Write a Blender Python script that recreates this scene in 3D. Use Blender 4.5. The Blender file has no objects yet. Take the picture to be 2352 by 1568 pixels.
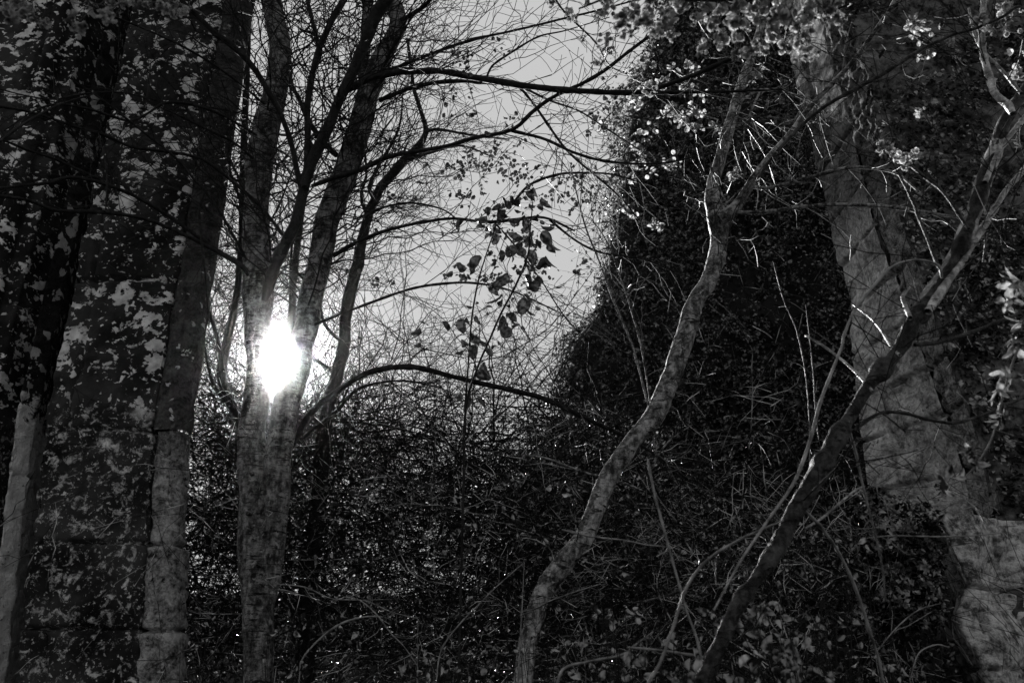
import bpy, math, random
import numpy as np
from mathutils import Vector

# ------------------------------------------------------------------ camera, sky, sun, exposure
scene = bpy.context.scene
W, H, F = 2352.0, 1568.0, 1960.0          # tracing resolution and focal length in its pixels
PITCH = math.radians(22.0)
CAM = np.array([0.0, 0.0, 1.6])
CP, SP = math.cos(PITCH), math.sin(PITCH)
cam_data = bpy.data.cameras.new('camera')
cam = bpy.data.objects.new('camera', cam_data)
scene.collection.objects.link(cam)
cam.location = CAM
cam.rotation_euler = (math.pi / 2 + PITCH, 0, 0)
cam_data.sensor_width = 36.0
cam_data.lens = 36.0 * F / W
cam_data.clip_start = 0.05
cam_data.clip_end = 600.0
cam_data.dof.use_dof = True
cam_data.dof.focus_distance = 6.6
cam_data.dof.aperture_fstop = 3.2
scene.camera = cam

def ray(px, py):
    u = (px - W / 2) / F; v = (H / 2 - py) / F
    return np.array([u, -v * SP + CP, v * CP + SP])
def at(px, py, Y):
    d = ray(px, py)
    return CAM + d * (Y / d[1])
def depth(p):
    return (p[1] - CAM[1]) * CP + (p[2] - CAM[2]) * SP
def py_of(z, Y):                                    # picture row of a point at height z, distance Y
    q = z - CAM[2]
    dep = Y * CP + q * SP
    return H / 2 - F * (-Y * SP + q * CP) / dep

SUN = ray(643, 826); SUN = SUN / np.linalg.norm(SUN)
sun_el = math.asin(SUN[2]); sun_az = math.atan2(SUN[0], SUN[1])
sd = bpy.data.lights.new('sun', 'SUN'); sd.energy = 5.0; sd.angle = math.radians(0.5)
sun = bpy.data.objects.new('sun', sd); scene.collection.objects.link(sun)
sun.rotation_euler = Vector(SUN).to_track_quat('Z', 'Y').to_euler()
sun.location = (-3, 12, 9)

world = bpy.data.worlds.new('World'); scene.world = world; world.use_nodes = True
nt = world.node_tree; nt.nodes.clear()
def N(nt, t, **k):
    n = nt.nodes.new(t)
    for a, b in k.items(): setattr(n, a, b)
    return n
sky = N(nt, 'ShaderNodeTexSky', sky_type='NISHITA', sun_disc=False)
sky.sun_elevation = sun_el; sky.sun_rotation = sun_az; sky.air_density = 1.0; sky.dust_density = 1.0
bw = N(nt, 'ShaderNodeRGBToBW')
mul = N(nt, 'ShaderNodeMath', operation='MULTIPLY'); mul.inputs[1].default_value = 1.2
mn = N(nt, 'ShaderNodeMath', operation='MINIMUM'); mn.inputs[1].default_value = 2.2
tc = N(nt, 'ShaderNodeTexCoord')
dot = N(nt, 'ShaderNodeVectorMath', operation='DOT_PRODUCT'); dot.inputs[1].default_value = tuple(SUN)
nrm = N(nt, 'ShaderNodeVectorMath', operation='NORMALIZE')
mx = N(nt, 'ShaderNodeMath', operation='MAXIMUM'); mx.inputs[1].default_value = 0.0
nt.links.new(tc.outputs['Generated'], nrm.inputs[0]); nt.links.new(nrm.outputs[0], dot.inputs[0])
nt.links.new(dot.outputs['Value'], mx.inputs[0])
nt.links.new(sky.outputs[0], bw.inputs[0]); nt.links.new(bw.outputs[0], mul.inputs[0]); nt.links.new(mul.outputs[0], mn.inputs[0])
last = mn.outputs[0]
for power, amp in ((9000.0, 90.0), (2600.0, 3.0)):            # the sun's disc and the bright air round it
    pw = N(nt, 'ShaderNodeMath', operation='POWER'); pw.inputs[1].default_value = power
    nt.links.new(mx.outputs[0], pw.inputs[0])
    ma = N(nt, 'ShaderNodeMath', operation='MULTIPLY_ADD'); ma.inputs[1].default_value = amp
    nt.links.new(pw.outputs[0], ma.inputs[0]); nt.links.new(last, ma.inputs[2]); last = ma.outputs[0]
bg = N(nt, 'ShaderNodeBackground'); bg.inputs['Strength'].default_value = 0.1
wo = N(nt, 'ShaderNodeOutputWorld')
nt.links.new(last, bg.inputs['Color']); nt.links.new(bg.outputs[0], wo.inputs['Surface'])

scene.view_settings.view_transform = 'Standard'
scene.view_settings.look = 'None'
scene.view_settings.exposure = 1.4
scene.view_settings.gamma = 1.0
scene.cycles.use_denoising = True
scene.cycles.max_bounces = 5
scene.cycles.diffuse_bounces = 2
scene.cycles.glossy_bounces = 2
scene.cycles.transmission_bounces = 3
scene.cycles.volume_bounces = 0
scene.cycles.caustics_reflective = False
scene.cycles.caustics_refractive = False

# ------------------------------------------------------------------ numeric helpers
rng = np.random.default_rng(7)
random.seed(7)
COL = scene.collection

def _hash(ix, iy, iz, seed):
    h = (ix.astype(np.int64) * 374761393 + iy.astype(np.int64) * 668265263 + iz.astype(np.int64) * 2147483647 + seed * 974634777) & 0xffffffff
    h = ((h ^ (h >> 13)) * 1274126177) & 0xffffffff
    h = h ^ (h >> 16)
    return (h & 0xffff) / 65535.0
def vnoise(p, seed=0):
    p = np.asarray(p, float); i = np.floor(p).astype(np.int64); f = p - i; f = f * f * (3 - 2 * f)
    r = 0
    for dx in (0, 1):
        for dy in (0, 1):
            for dz in (0, 1):
                w = (f[..., 0] if dx else 1 - f[..., 0]) * (f[..., 1] if dy else 1 - f[..., 1]) * (f[..., 2] if dz else 1 - f[..., 2])
                r = r + w * _hash(i[..., 0] + dx, i[..., 1] + dy, i[..., 2] + dz, seed)
    return r * 2 - 1
def fbm(p, oct=4, seed=0):
    r = 0; a = 1.0; s = 0
    for k in range(oct):
        r = r + a * vnoise(np.asarray(p) * (2.03 ** k) + 17.3 * k, seed + k); s += a; a *= 0.5
    return r / s

def catmull(P, n_per):
    P = np.asarray(P, float)
    if len(P) < 3:
        t = np.linspace(0, 1, n_per * (len(P) - 1) + 1)[:, None]
        return P[0] * (1 - t) + P[-1] * t
    Q = np.vstack([2 * P[0] - P[1], P, 2 * P[-1] - P[-2]])
    out = []
    t = (np.arange(n_per) / n_per)[:, None]
    for i in range(len(P) - 1):
        a, b, c, d = Q[i], Q[i + 1], Q[i + 2], Q[i + 3]
        out.append(0.5 * ((2 * b) + (-a + c) * t + (2 * a - 5 * b + 4 * c - d) * t ** 2 + (-a + 3 * b - 3 * c + d) * t ** 3))
    out.append(P[-1:])
    return np.vstack(out)

class MB:
    def __init__(self): self.v = []; self.q = []; self.t = []; self.n = 0
    def add(self, v, q=None, t=None):
        v = np.asarray(v, np.float32)
        if q is not None and len(q): self.q.append(np.asarray(q, np.int32) + self.n)
        if t is not None and len(t): self.t.append(np.asarray(t, np.int32) + self.n)
        self.v.append(v); self.n += len(v)
    def tube(self, P, R, sides=3, rough=0.0, seed=0, cap=True):
        P = np.asarray(P, float); n = len(P); R = np.broadcast_to(np.asarray(R, float), (n,))
        T = np.gradient(P, axis=0); T /= (np.linalg.norm(T, axis=1, keepdims=True) + 1e-9)
        m = np.abs(T.mean(0)); ref = np.zeros(3); ref[int(np.argmin(m))] = 1
        A = np.cross(T, ref); A /= (np.linalg.norm(A, axis=1, keepdims=True) + 1e-9)
        B = np.cross(T, A)
        a = np.arange(sides) * 2 * math.pi / sides
        dirs = A[:, None, :] * np.cos(a)[None, :, None] + B[:, None, :] * np.sin(a)[None, :, None]
        rr = np.repeat(R[:, None], sides, 1)
        if rough > 0:
            base = P[:, None, :] + dirs * rr[..., None]
            rr = rr * (1 + rough * fbm(base * (0.8 / max(R.mean(), 1e-3)), 3, seed) + 0.3 * rough * fbm(base * 45, 2, seed + 9))
        V = (P[:, None, :] + dirs * rr[..., None]).reshape(-1, 3)
        i = np.arange(n - 1)[:, None] * sides; j = np.arange(sides)[None, :]; k = (j + 1) % sides
        q = np.stack([i + j, i + k, i + sides + k, i + sides + j], -1).reshape(-1, 4)
        self.add(V, q)
        if cap:
            c0 = self.n; b = c0 - n * sides
            self.add(P[-1:] + T[-1:] * R[-1] * 0.4)
            jj = np.arange(sides)
            self.t.append(np.stack([b + (n - 1) * sides + jj, b + (n - 1) * sides + (jj + 1) % sides, np.full(sides, c0)], -1).astype(np.int32))
    def build(self, name, mat, parent=None, smooth=True):
        if not self.v: self.add(np.zeros((1, 3)))
        V = np.vstack(self.v)
        if parent is not None: V = V - np.array(root_loc(parent), np.float32)
        me = bpy.data.meshes.new(name)
        nq = sum(len(x) for x in self.q); ntri = sum(len(x) for x in self.t)
        loops = np.concatenate([x.ravel() for x in self.q] + [x.ravel() for x in self.t]) if nq + ntri else np.zeros(0, np.int32)
        me.vertices.add(len(V)); me.vertices.foreach_set('co', V.astype(np.float32).ravel())
        me.loops.add(len(loops)); me.loops.foreach_set('vertex_index', loops.astype(np.int32))
        starts = np.concatenate([np.arange(nq) * 4, nq * 4 + np.arange(ntri) * 3]).astype(np.int32)
        me.polygons.add(nq + ntri); me.polygons.foreach_set('loop_start', starts)
        me.polygons.foreach_set('use_smooth', np.full(nq + ntri, bool(smooth)))
        me.update(calc_edges=True); me.validate()
        me.materials.append(mat)
        o = bpy.data.objects.new(name, me); COL.objects.link(o)
        if parent is not None: o.parent = parent
        return o

def root_loc(o):
    l = Vector(o.location)
    while o.parent is not None:
        o = o.parent; l = l + Vector(o.location)
    return tuple(l)
def tag(o, label=None, cat=None, group=None, kind=None):
    if label: o['label'] = label
    if cat: o['category'] = cat
    if group: o['group'] = group
    if kind: o['kind'] = kind
    return o
def thing(name, loc, label, cat, group=None, kind=None):
    o = bpy.data.objects.new(name, None); COL.objects.link(o); o.location = loc
    return tag(o, label, cat, group, kind)

# ------------------------------------------------------------------ materials (all neutral grey: the place is seen in black and white)
def base_mat(name, col, rough=0.8, spec=0.3):
    m = bpy.data.materials.new(name); m.use_nodes = True
    b = m.node_tree.nodes['Principled BSDF']
    b.inputs['Base Color'].default_value = (col, col, col, 1)
    b.inputs['Roughness'].default_value = rough
    b.inputs['Specular IOR Level'].default_value = spec
    return m, m.node_tree, b
def ramp(nt, fac, stops, interp='LINEAR'):
    r = nt.nodes.new('ShaderNodeValToRGB'); r.color_ramp.interpolation = interp
    e = r.color_ramp.elements
    while len(e) > 1: e.remove(e[-1])
    e[0].position = stops[0][0]; e[0].color = (stops[0][1],) * 3 + (1,)
    for p, c in stops[1:]:
        x = e.new(p); x.color = (c, c, c, 1)
    nt.links.new(fac, r.inputs[0]); return r.outputs[0]
def noise(nt, vec, scale, detail=5, rough=0.55, dist=0.0):
    n = nt.nodes.new('ShaderNodeTexNoise'); n.inputs['Scale'].default_value = scale
    n.inputs['Detail'].default_value = detail; n.inputs['Roughness'].default_value = rough; n.inputs['Distortion'].default_value = dist
    nt.links.new(vec, n.inputs['Vector']); return n.outputs[0]
def geo_pos(nt, scale=(1, 1, 1)):
    g = nt.nodes.new('ShaderNodeNewGeometry'); m = nt.nodes.new('ShaderNodeMapping'); m.inputs['Scale'].default_value = scale
    nt.links.new(g.outputs['Position'], m.inputs['Vector']); return m.outputs[0], g
def mathn(nt, op, a, b=None):
    n = nt.nodes.new('ShaderNodeMath'); n.operation = op
    for i, x in enumerate((a, b)):
        if x is None: continue
        if isinstance(x, (int, float)): n.inputs[i].default_value = x
        else: nt.links.new(x, n.inputs[i])
    return n.outputs[0]
def mixc(nt, fac, a, b):
    n = nt.nodes.new('ShaderNodeMix'); n.data_type = 'RGBA'
    nt.links.new(fac, n.inputs[0])
    for i, x in ((6, a), (7, b)):
        if isinstance(x, (int, float)): n.inputs[i].default_value = (x, x, x, 1)
        else: nt.links.new(x, n.inputs[i])
    return n.outputs[2]
def bump(nt, b, h, strength=0.5, dist=0.01):
    n = nt.nodes.new('ShaderNodeBump'); n.inputs['Strength'].default_value = strength; n.inputs['Distance'].default_value = dist
    nt.links.new(h, n.inputs['Height']); nt.links.new(n.outputs[0], b.inputs['Normal'])

def bark(name, lo, hi, band=30.0, rough=0.7, bstr=0.6, spec=0.12, patch=0.5):
    """smooth bark: lenticel dashes, blotches of lichen, fine grain"""
    m, t, b = base_mat(name, hi, rough, spec)
    v, _ = geo_pos(t, (1, 1, 1)); vb, _ = geo_pos(t, (9, 9, band)); vs, _ = geo_pos(t, (30, 30, 5.0))
    n1 = noise(t, v, 9.0, 6, 0.65, 0.3); n2 = noise(t, vb, 1.0, 4, 0.7); n3 = noise(t, vs, 1.0, 4, 0.65); n4 = noise(t, v, 34.0, 4, 0.7, 0.4)
    c = mathn(t, 'ADD', mathn(t, 'MULTIPLY', n1, 0.42), mathn(t, 'ADD', mathn(t, 'MULTIPLY', n4, 0.33), mathn(t, 'MULTIPLY', n3, 0.25)))
    col = ramp(t, c, [(0.43, lo), (0.49, lo + (hi - lo) * .25), (0.55, hi * .75), (0.60, hi * 1.1)])
    dash = ramp(t, n2, [(0.57, 0.0), (0.61, 1.0)])
    col = mixc(t, dash, col, lo * 0.5)
    lich = ramp(t, noise(t, v, 22.0, 5, 0.6, 0.5), [(0.62, 0.0), (0.66, patch)])
    col = mixc(t, lich, col, min(.6, hi * 2.0))
    t.links.new(col, b.inputs['Base Color'])
    fine = noise(t, v, 140.0, 3, 0.6)
    hgt = mathn(t, 'ADD', mathn(t, 'MULTIPLY', n2, 0.8), mathn(t, 'ADD', mathn(t, 'MULTIPLY', n4, 0.8), mathn(t, 'ADD', mathn(t, 'MULTIPLY', n3, 0.5), mathn(t, 'MULTIPLY', fine, 0.3))))
    bump(t, b, hgt, bstr, 0.010)
    return m
M = {}
M['bark_smooth'] = bark('smooth_bark', 0.008, 0.23, 60.0, .8, 1.0, .12, .35)
M['bark_dark'] = bark('dark_bark', 0.004, 0.022, 9.0)
M['bark_cherry'] = bark('cherry_bark', 0.012, 0.38, 46.0, 0.6, 1.0, .15, .5)
M['bark_near'] = bark('near_bark', 0.003, 0.07, 30.0, 0.5, 1.0, 0.10, .15)
M['bark_limb'] = bark('pale_lit_limb_bark', 0.04, 0.52, 36.0, 0.38, 0.7, 0.5, .2)  # paler than the trunk; colour also stands in for rim light
def plain(name, lo, hi, scale=20.0, rough=0.6, spec=0.4, ed=(.35, .65)):
    m, t, b = base_mat(name, hi, rough, spec)
    v, _ = geo_pos(t); n = noise(t, v, scale, 3, 0.6)
    t.links.new(ramp(t, n, [(ed[0], lo), (ed[1], hi)]), b.inputs['Base Color'])
    return m
M['twig'] = plain('twig_bark', 0.005, 0.02, 12.0, 0.7, 0.1)
M['twig_mid'] = plain('bramble_bark', 0.008, 0.15, 5.0, 0.5, 0.2)
M['under'] = plain('undergrowth_stem', 0.003, 0.60, 3.2, 0.45, 0.2, (.53, .65))  # bleached stems; bright and black patches paint in glints and gaps
M['cane'] = plain('pale_cane_bark', 0.03, 0.24, 18.0, 0.5, 0.5)
def leafy(name, lo, hi, trans, rough=0.4, scale=14.0, spec=0.22, ed=(.38, .62)):
    m, t, b = base_mat(name, hi, rough, spec)
    v, _ = geo_pos(t); n = noise(t, v, scale, 2, 0.5)
    c = ramp(t, n, [(ed[0], lo), (ed[1], hi)])
    t.links.new(c, b.inputs['Base Color'])
    tr = t.nodes.new('ShaderNodeBsdfTranslucent'); t.links.new(c, tr.inputs[0])
    mx = t.nodes.new('ShaderNodeMixShader'); mx.inputs[0].default_value = trans
    out = t.nodes['Material Output']
    t.links.new(b.outputs[0], mx.inputs[1]); t.links.new(tr.outputs[0], mx.inputs[2]); t.links.new(mx.outputs[0], out.inputs[0])
    return m
M['ivy'] = leafy('ivy_leaf', 0.003, 0.42, 0.30, 0.26, 11.0, .3, (.50, .64))  # bright patches put sunlit leaves into the colour
M['bramble_leaf'] = leafy('bramble_leaf', 0.004, 0.50, 0.30, 0.35, 17.0, .25, (.53, .66))  # pale and black patches imitate glinting and shaded leaves
M['dry_leaf'] = leafy('dry_leaf', 0.02, 0.38, 0.30, 0.45, 22.0, .2, (.42, .66))
M['petal'] = leafy('petal', 0.14, 0.60, 0.55, 0.6, 30.0, 0.2)
M['fresh_leaf'] = leafy('fresh_leaf', 0.015, 0.48, 0.40, 0.4, 26.0, .25, (.42, .60))
M['bud'] = leafy('bud', 0.04, 0.10, 0.2, 0.6, 8.0, 0.2)
def hanging_leaf():
    m = leafy('veined_leaf', 0.008, 0.07, 0.30, 0.5, 40.0)
    return m
M['hang_leaf'] = hanging_leaf()

def stone_mottled(name, courses, z_split):
    """dark weathered stone with pale flaking limewash: large flakes high up, fine speckle low down"""
    m, t, b = base_mat(name, 0.05, 0.9, 0.15)
    v, g = geo_pos(t); vs, _ = geo_pos(t, (1, 1, 1.25))
    sep = t.nodes.new('ShaderNodeSeparateXYZ'); t.links.new(g.outputs['Position'], sep.inputs[0]); z = sep.outputs['Z']
    cloud = noise(t, v, 2.6, 6, 0.6); mid = noise(t, v, 9.0, 6, 0.65); fine = noise(t, v, 60.0, 4, 0.6)
    stain = ramp(t, cloud, [(0.36, 0.003), (0.5, 0.012), (0.64, 0.036)])
    # large flakes
    f1 = noise(t, vs, 4.6, 7, 0.60, 0.35); f1b = noise(t, vs, 10.5, 7, 0.64, 0.3)
    big = ramp(t, mathn(t, 'ADD', mathn(t, 'MULTIPLY', f1, 0.62), mathn(t, 'MULTIPLY', f1b, 0.38)), [(0.541, 0.0), (0.549, 1.0)])
    small = ramp(t, noise(t, vs, 19.0, 3, 0.5, 0.4), [(0.628, 0.0), (0.645, 1.0)])
    up = mathn(t, 'MAXIMUM', big, small)
    # fine speckle for the lower courses
    s1 = ramp(t, noise(t, v, 12.0, 6, 0.74, 0.5), [(0.535, 0.0), (0.60, 0.6), (0.68, 1.0)])
    s2 = ramp(t, noise(t, v, 34.0, 4, 0.6), [(0.61, 0.0), (0.645, 0.8)])
    low = mathn(t, 'MAXIMUM', s1, s2)
    mask = t.nodes.new('ShaderNodeMapRange'); mask.inputs['From Min'].default_value = z_split - 0.08; mask.inputs['From Max'].default_value = z_split + 0.08
    t.links.new(mathn(t, 'ADD', z, mathn(t, 'MULTIPLY', mathn(t, 'SUBTRACT', cloud, 0.5), 0.5)), mask.inputs['Value'])
    fl = mixc(t, mask.outputs[0], low, up)
    gate = ramp(t, noise(t, v, 3.3, 4, .6), [(.51, 0.0), (.56, 1.0)]); wav = mathn(t, 'MULTIPLY', mathn(t, 'SUBTRACT', noise(t, v, 7.0, 4, .6), 0.5), 0.10)
    for jz in courses:
        dz = mathn(t, 'ABSOLUTE', mathn(t, 'ADD', mathn(t, 'SUBTRACT', z, jz), wav))
        fl = mathn(t, 'MAXIMUM', fl, mathn(t, 'MULTIPLY', ramp(t, dz, [(0.006, 1.0), (0.013, 0.0)]), gate))
    pale = ramp(t, mid, [(0.35, 0.28), (0.62, 0.72)])
    col = mixc(t, fl, stain, pale)
    t.links.new(col, b.inputs['Base Color'])
    hgt = mathn(t, 'ADD', mathn(t, 'MULTIPLY', mid, 0.7), mathn(t, 'ADD', mathn(t, 'MULTIPLY', fine, 0.3), mathn(t, 'MULTIPLY', fl, 0.5)))
    bump(t, b, hgt, 0.8, 0.012)
    return m
def stone_plain(name, lo, hi, streak=(1, 1, 1), scale=5.0, spot=0.0, bs=1.0):
    m, t, b = base_mat(name, hi, 0.9, 0.15)
    v, g = geo_pos(t, streak); vv, _ = geo_pos(t)
    n1 = noise(t, v, scale, 8, 0.68, 0.1); n2 = noise(t, vv, scale * 5, 6, 0.72); n3 = noise(t, vv, 90.0, 3, 0.6)
    c = ramp(t, mathn(t, 'ADD', mathn(t, 'MULTIPLY', n1, 0.5), mathn(t, 'MULTIPLY', n2, 0.5)), [(0.42, lo), (0.5, lo + (hi - lo) * 0.5), (0.57, hi)])
    if spot > 0:
        s = ramp(t, noise(t, vv, 11.0, 5, 0.7, 0.6), [(0.60 - spot, 0.0), (0.64 - spot, 1.0)])
        c = mixc(t, s, c, lo * 0.25)
    t.links.new(c, b.inputs['Base Color'])
    bump(t, b, mathn(t, 'ADD', n1, mathn(t, 'ADD', mathn(t, 'MULTIPLY', n2, 0.5), mathn(t, 'MULTIPLY', n3, 0.15))), bs, 0.02)
    return m
#@MATS

# ------------------------------------------------------------------ thin haze added to make the glow round the sun
_v = [(x, y, z) for z in (-2.0, 14.2) for y in (-14, 60) for x in (-34, 34)]
_m = bpy.data.meshes.new('haze'); _m.from_pydata(_v, [], [(0, 2, 3, 1), (4, 5, 7, 6), (0, 1, 5, 4), (2, 6, 7, 3), (0, 4, 6, 2), (1, 3, 7, 5)])
hz = bpy.data.objects.new('haze', _m); COL.objects.link(hz); tag(hz, kind='stuff')
_a = bpy.data.materials.new('glow_haze'); _a.use_nodes = True; _t = _a.node_tree; _t.nodes.clear()
_o = _t.nodes.new('ShaderNodeOutputMaterial'); _p = _t.nodes.new('ShaderNodeVolumePrincipled')
_p.inputs['Color'].default_value = (.9, .9, .9, 1); _p.inputs['Density'].default_value = 0.0007; _p.inputs['Anisotropy'].default_value = 0.992
_t.links.new(_p.outputs[0], _o.inputs['Volume']); _m.materials.append(_a)

# ------------------------------------------------------------------ ground
def terrain(x, y):
    x = np.asarray(x, float); y = np.asarray(y, float)
    bank = 3.5 / (1 + np.exp(-(y - 14.5) / .9)) + 0.02 * np.clip(y - 19, 0, None)
    p = np.stack([x * .35, y * .35, np.zeros_like(x)], -1)
    return bank + 0.12 * fbm(p, 3, 5)
gx = np.concatenate([-np.geomspace(300, 14, 20), np.linspace(-13.5, 13.5, 70), np.geomspace(14, 300, 20)])
gy = np.concatenate([-np.geomspace(250, 4, 16), np.linspace(-3.5, 26, 90), np.geomspace(27, 350, 20)])
X, Y = np.meshgrid(gx, gy)
Z = terrain(X, Y)
mb = MB(); nx, ny = len(gx), len(gy)
i = np.arange(ny - 1)[:, None] * nx; j = np.arange(nx - 1)[None, :]
mb.add(np.stack([X, Y, Z], -1).reshape(-1, 3), np.stack([i + j, i + j + 1, i + nx + j + 1, i + nx + j], -1).reshape(-1, 4))
M['soil'] = stone_plain('leaf_litter_soil', 0.01, 0.05, (1, 1, 1), 3.0)
g = mb.build('ground', M['soil']); tag(g, kind='structure')

# ------------------------------------------------------------------ masonry helper: a profile swept upward, each row displaced by a function
def sheet(cols_fn, zs, name, mat, parent, disp=0.012, seed=3, joints=(), jd=0.018, sc=6.0, bw=0.0, boff=0.014):
    rows = [cols_fn(z) for z in zs]
    P = np.array([[(x, y, z) for (x, y) in r] for r, z in zip(rows, zs)])
    nz, nc = P.shape[:2]
    T = np.gradient(P, axis=1); Nn = np.cross(T, np.array([0, 0, 1.0])); Nn /= (np.linalg.norm(Nn, axis=2, keepdims=True) + 1e-9)
    d = disp * (fbm(P * sc, 4, seed) * 1.3 + 0.35 * fbm(P * 28, 3, seed + 4))
    for jz in joints:
        wob = 0.02 * fbm(np.stack([P[..., 0] * 3, P[..., 1] * 3, np.full(P.shape[:2], jz)], -1), 3, seed + 8)
        d = d - jd * np.exp(-((P[..., 2] - jz - wob) / 0.012) ** 2) * (0.6 + 0.8 * (fbm(P * 8, 2, seed + 6) > -0.1))
    if bw:                                           # squared blocks: each course broken into stones set a little in or out
        arcl = np.concatenate([np.zeros((nz, 1)), np.cumsum(np.linalg.norm(np.diff(P, axis=1), axis=2), axis=1)], 1)
        zj_ = np.sort(np.asarray(joints)); ci = np.searchsorted(zj_, P[..., 2] + 0.02 * fbm(P * 4, 2, seed + 12))
        u = arcl / bw + _hash(ci, ci * 0, ci * 0, seed) * .9 + 0.04 * fbm(P * 6, 2, seed + 13); bi = np.floor(u).astype(int); fr = u - bi
        d = d + boff * (_hash(bi, ci, bi * 0, seed + 5) * 2 - 1) * 1.2 - jd * .9 * np.exp(-(np.minimum(fr, 1 - fr) * bw / 0.012) ** 2)
    P = P + Nn * d[..., None]
    m = MB(); i = np.arange(nz - 1)[:, None] * nc; j = np.arange(nc - 1)[None, :]
    m.add(P.reshape(-1, 3), np.stack([i + j, i + j + 1, i + nc + j + 1, i + nc + j], -1).reshape(-1, 4))
    return m.build(name, mat, parent)
def dense(poly, step=0.018):
    out = [poly[0]]
    for a, b in zip(poly[:-1], poly[1:]):
        n = max(1, int(math.hypot(b[0] - a[0], b[1] - a[1]) / step))
        for k in range(1, n + 1):
            s = k / n; out.append((a[0] + (b[0] - a[0]) * s, a[1] + (b[1] - a[1]) * s))
    return out
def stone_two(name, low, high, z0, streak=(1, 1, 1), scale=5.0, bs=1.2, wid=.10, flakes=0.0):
    """weathered stone: paler low down (freshly broken on the jamb), darker higher, the border ragged"""
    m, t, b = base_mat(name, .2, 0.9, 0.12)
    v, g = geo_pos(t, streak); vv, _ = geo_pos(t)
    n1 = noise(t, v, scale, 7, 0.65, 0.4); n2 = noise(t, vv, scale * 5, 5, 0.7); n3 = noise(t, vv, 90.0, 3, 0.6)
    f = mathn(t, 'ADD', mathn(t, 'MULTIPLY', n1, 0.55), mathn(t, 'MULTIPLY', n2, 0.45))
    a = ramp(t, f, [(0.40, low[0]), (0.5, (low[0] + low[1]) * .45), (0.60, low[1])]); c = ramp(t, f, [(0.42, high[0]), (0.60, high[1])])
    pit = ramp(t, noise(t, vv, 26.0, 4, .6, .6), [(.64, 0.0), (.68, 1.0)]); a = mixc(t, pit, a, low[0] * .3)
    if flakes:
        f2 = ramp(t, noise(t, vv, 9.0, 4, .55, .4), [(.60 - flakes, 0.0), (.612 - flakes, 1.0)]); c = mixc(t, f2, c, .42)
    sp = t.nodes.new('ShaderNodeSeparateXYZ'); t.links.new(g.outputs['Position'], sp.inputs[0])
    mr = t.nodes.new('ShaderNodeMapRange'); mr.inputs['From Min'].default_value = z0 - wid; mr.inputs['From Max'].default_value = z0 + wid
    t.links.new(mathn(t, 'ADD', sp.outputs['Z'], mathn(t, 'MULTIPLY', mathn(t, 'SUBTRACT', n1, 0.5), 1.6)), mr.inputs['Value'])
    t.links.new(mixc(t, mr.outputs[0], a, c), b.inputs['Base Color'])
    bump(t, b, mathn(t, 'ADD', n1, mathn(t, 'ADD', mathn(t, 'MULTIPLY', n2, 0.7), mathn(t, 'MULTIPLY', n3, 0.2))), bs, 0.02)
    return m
def z_at(py, Y): return at(1176, py, Y)[2]
def xr(px, Y, py=1000): return at(px, py, Y)[0]

# ------------------------------------------------------------------ left ruin: a mottled pier with a corner shaft
LY = 6.0
z_join = [z_at(p, LY) for p in (1445, 1248, 985, 640, 250)]
M['mottled'] = stone_mottled('mottled_limewashed_stone', z_join[1:], z_at(930, LY))
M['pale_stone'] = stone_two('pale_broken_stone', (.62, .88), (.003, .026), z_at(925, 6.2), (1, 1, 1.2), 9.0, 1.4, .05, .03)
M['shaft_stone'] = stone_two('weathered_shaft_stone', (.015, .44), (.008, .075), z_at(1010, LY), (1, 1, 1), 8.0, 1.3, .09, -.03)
M['shaft_low'] = M['shaft_stone']
ZF0, ZF1 = z_at(930, LY), z_at(1568, LY)
flare = lambda z: 0.19 * float(np.clip((ZF0 - z) / (ZF0 - ZF1), 0, 2.2)) ** 1.15
fl = lambda prof: (lambda z: [(x + flare(z), y) for x, y in prof])
left = thing('ruined_pier', (xr(220, LY), LY, 0), 'tall ruined stone pier mottled with flaking pale limewash left of the forked tree', 'ruin')
zs = np.arange(-0.3, 9.6, 0.02)
pier = dense([(xr(95, LY), LY + .30), (xr(95, LY), LY), (xr(345, LY), LY), (xr(350, LY), LY + .06), (xr(350, LY), LY + .30), (xr(352, LY) - .32, LY + 1.2)])
sheet(fl(pier), zs, 'pier_face', M['mottled'], left, 0.022, 3, z_join, 0.05, 8.0, .9, .008)
# jamb: pale strip low down, dark above
jamb = dense([(xr(-22, 6.2), 7.4), (xr(28, 6.15), 6.15), (xr(74, 6.3), 6.3), (xr(86, 6.6), 6.65), (xr(95, 6.5), 6.36)])
zj = z_at(925, 6.2)
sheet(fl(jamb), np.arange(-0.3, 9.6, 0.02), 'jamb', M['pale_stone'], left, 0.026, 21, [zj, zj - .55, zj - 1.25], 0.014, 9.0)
# recessed wall and roll moulding further left
face2 = dense([(xr(-900, 6.4), 6.45), (xr(-135, 6.4), 6.45)]) + [(xr(-135, 6.4) + .09 - .09 * math.cos(a), 6.45 - .10 * math.sin(a)) for a in np.linspace(0.1, 3.1, 14)]
face2 += dense([(xr(-135, 6.4) + .19, 6.46), (xr(-28, 6.5), 6.48), (xr(-22, 6.2), 7.4)])
sheet(fl(face2), zs, 'side_wall', M['mottled'], left, 0.02, 33, z_join)
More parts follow.
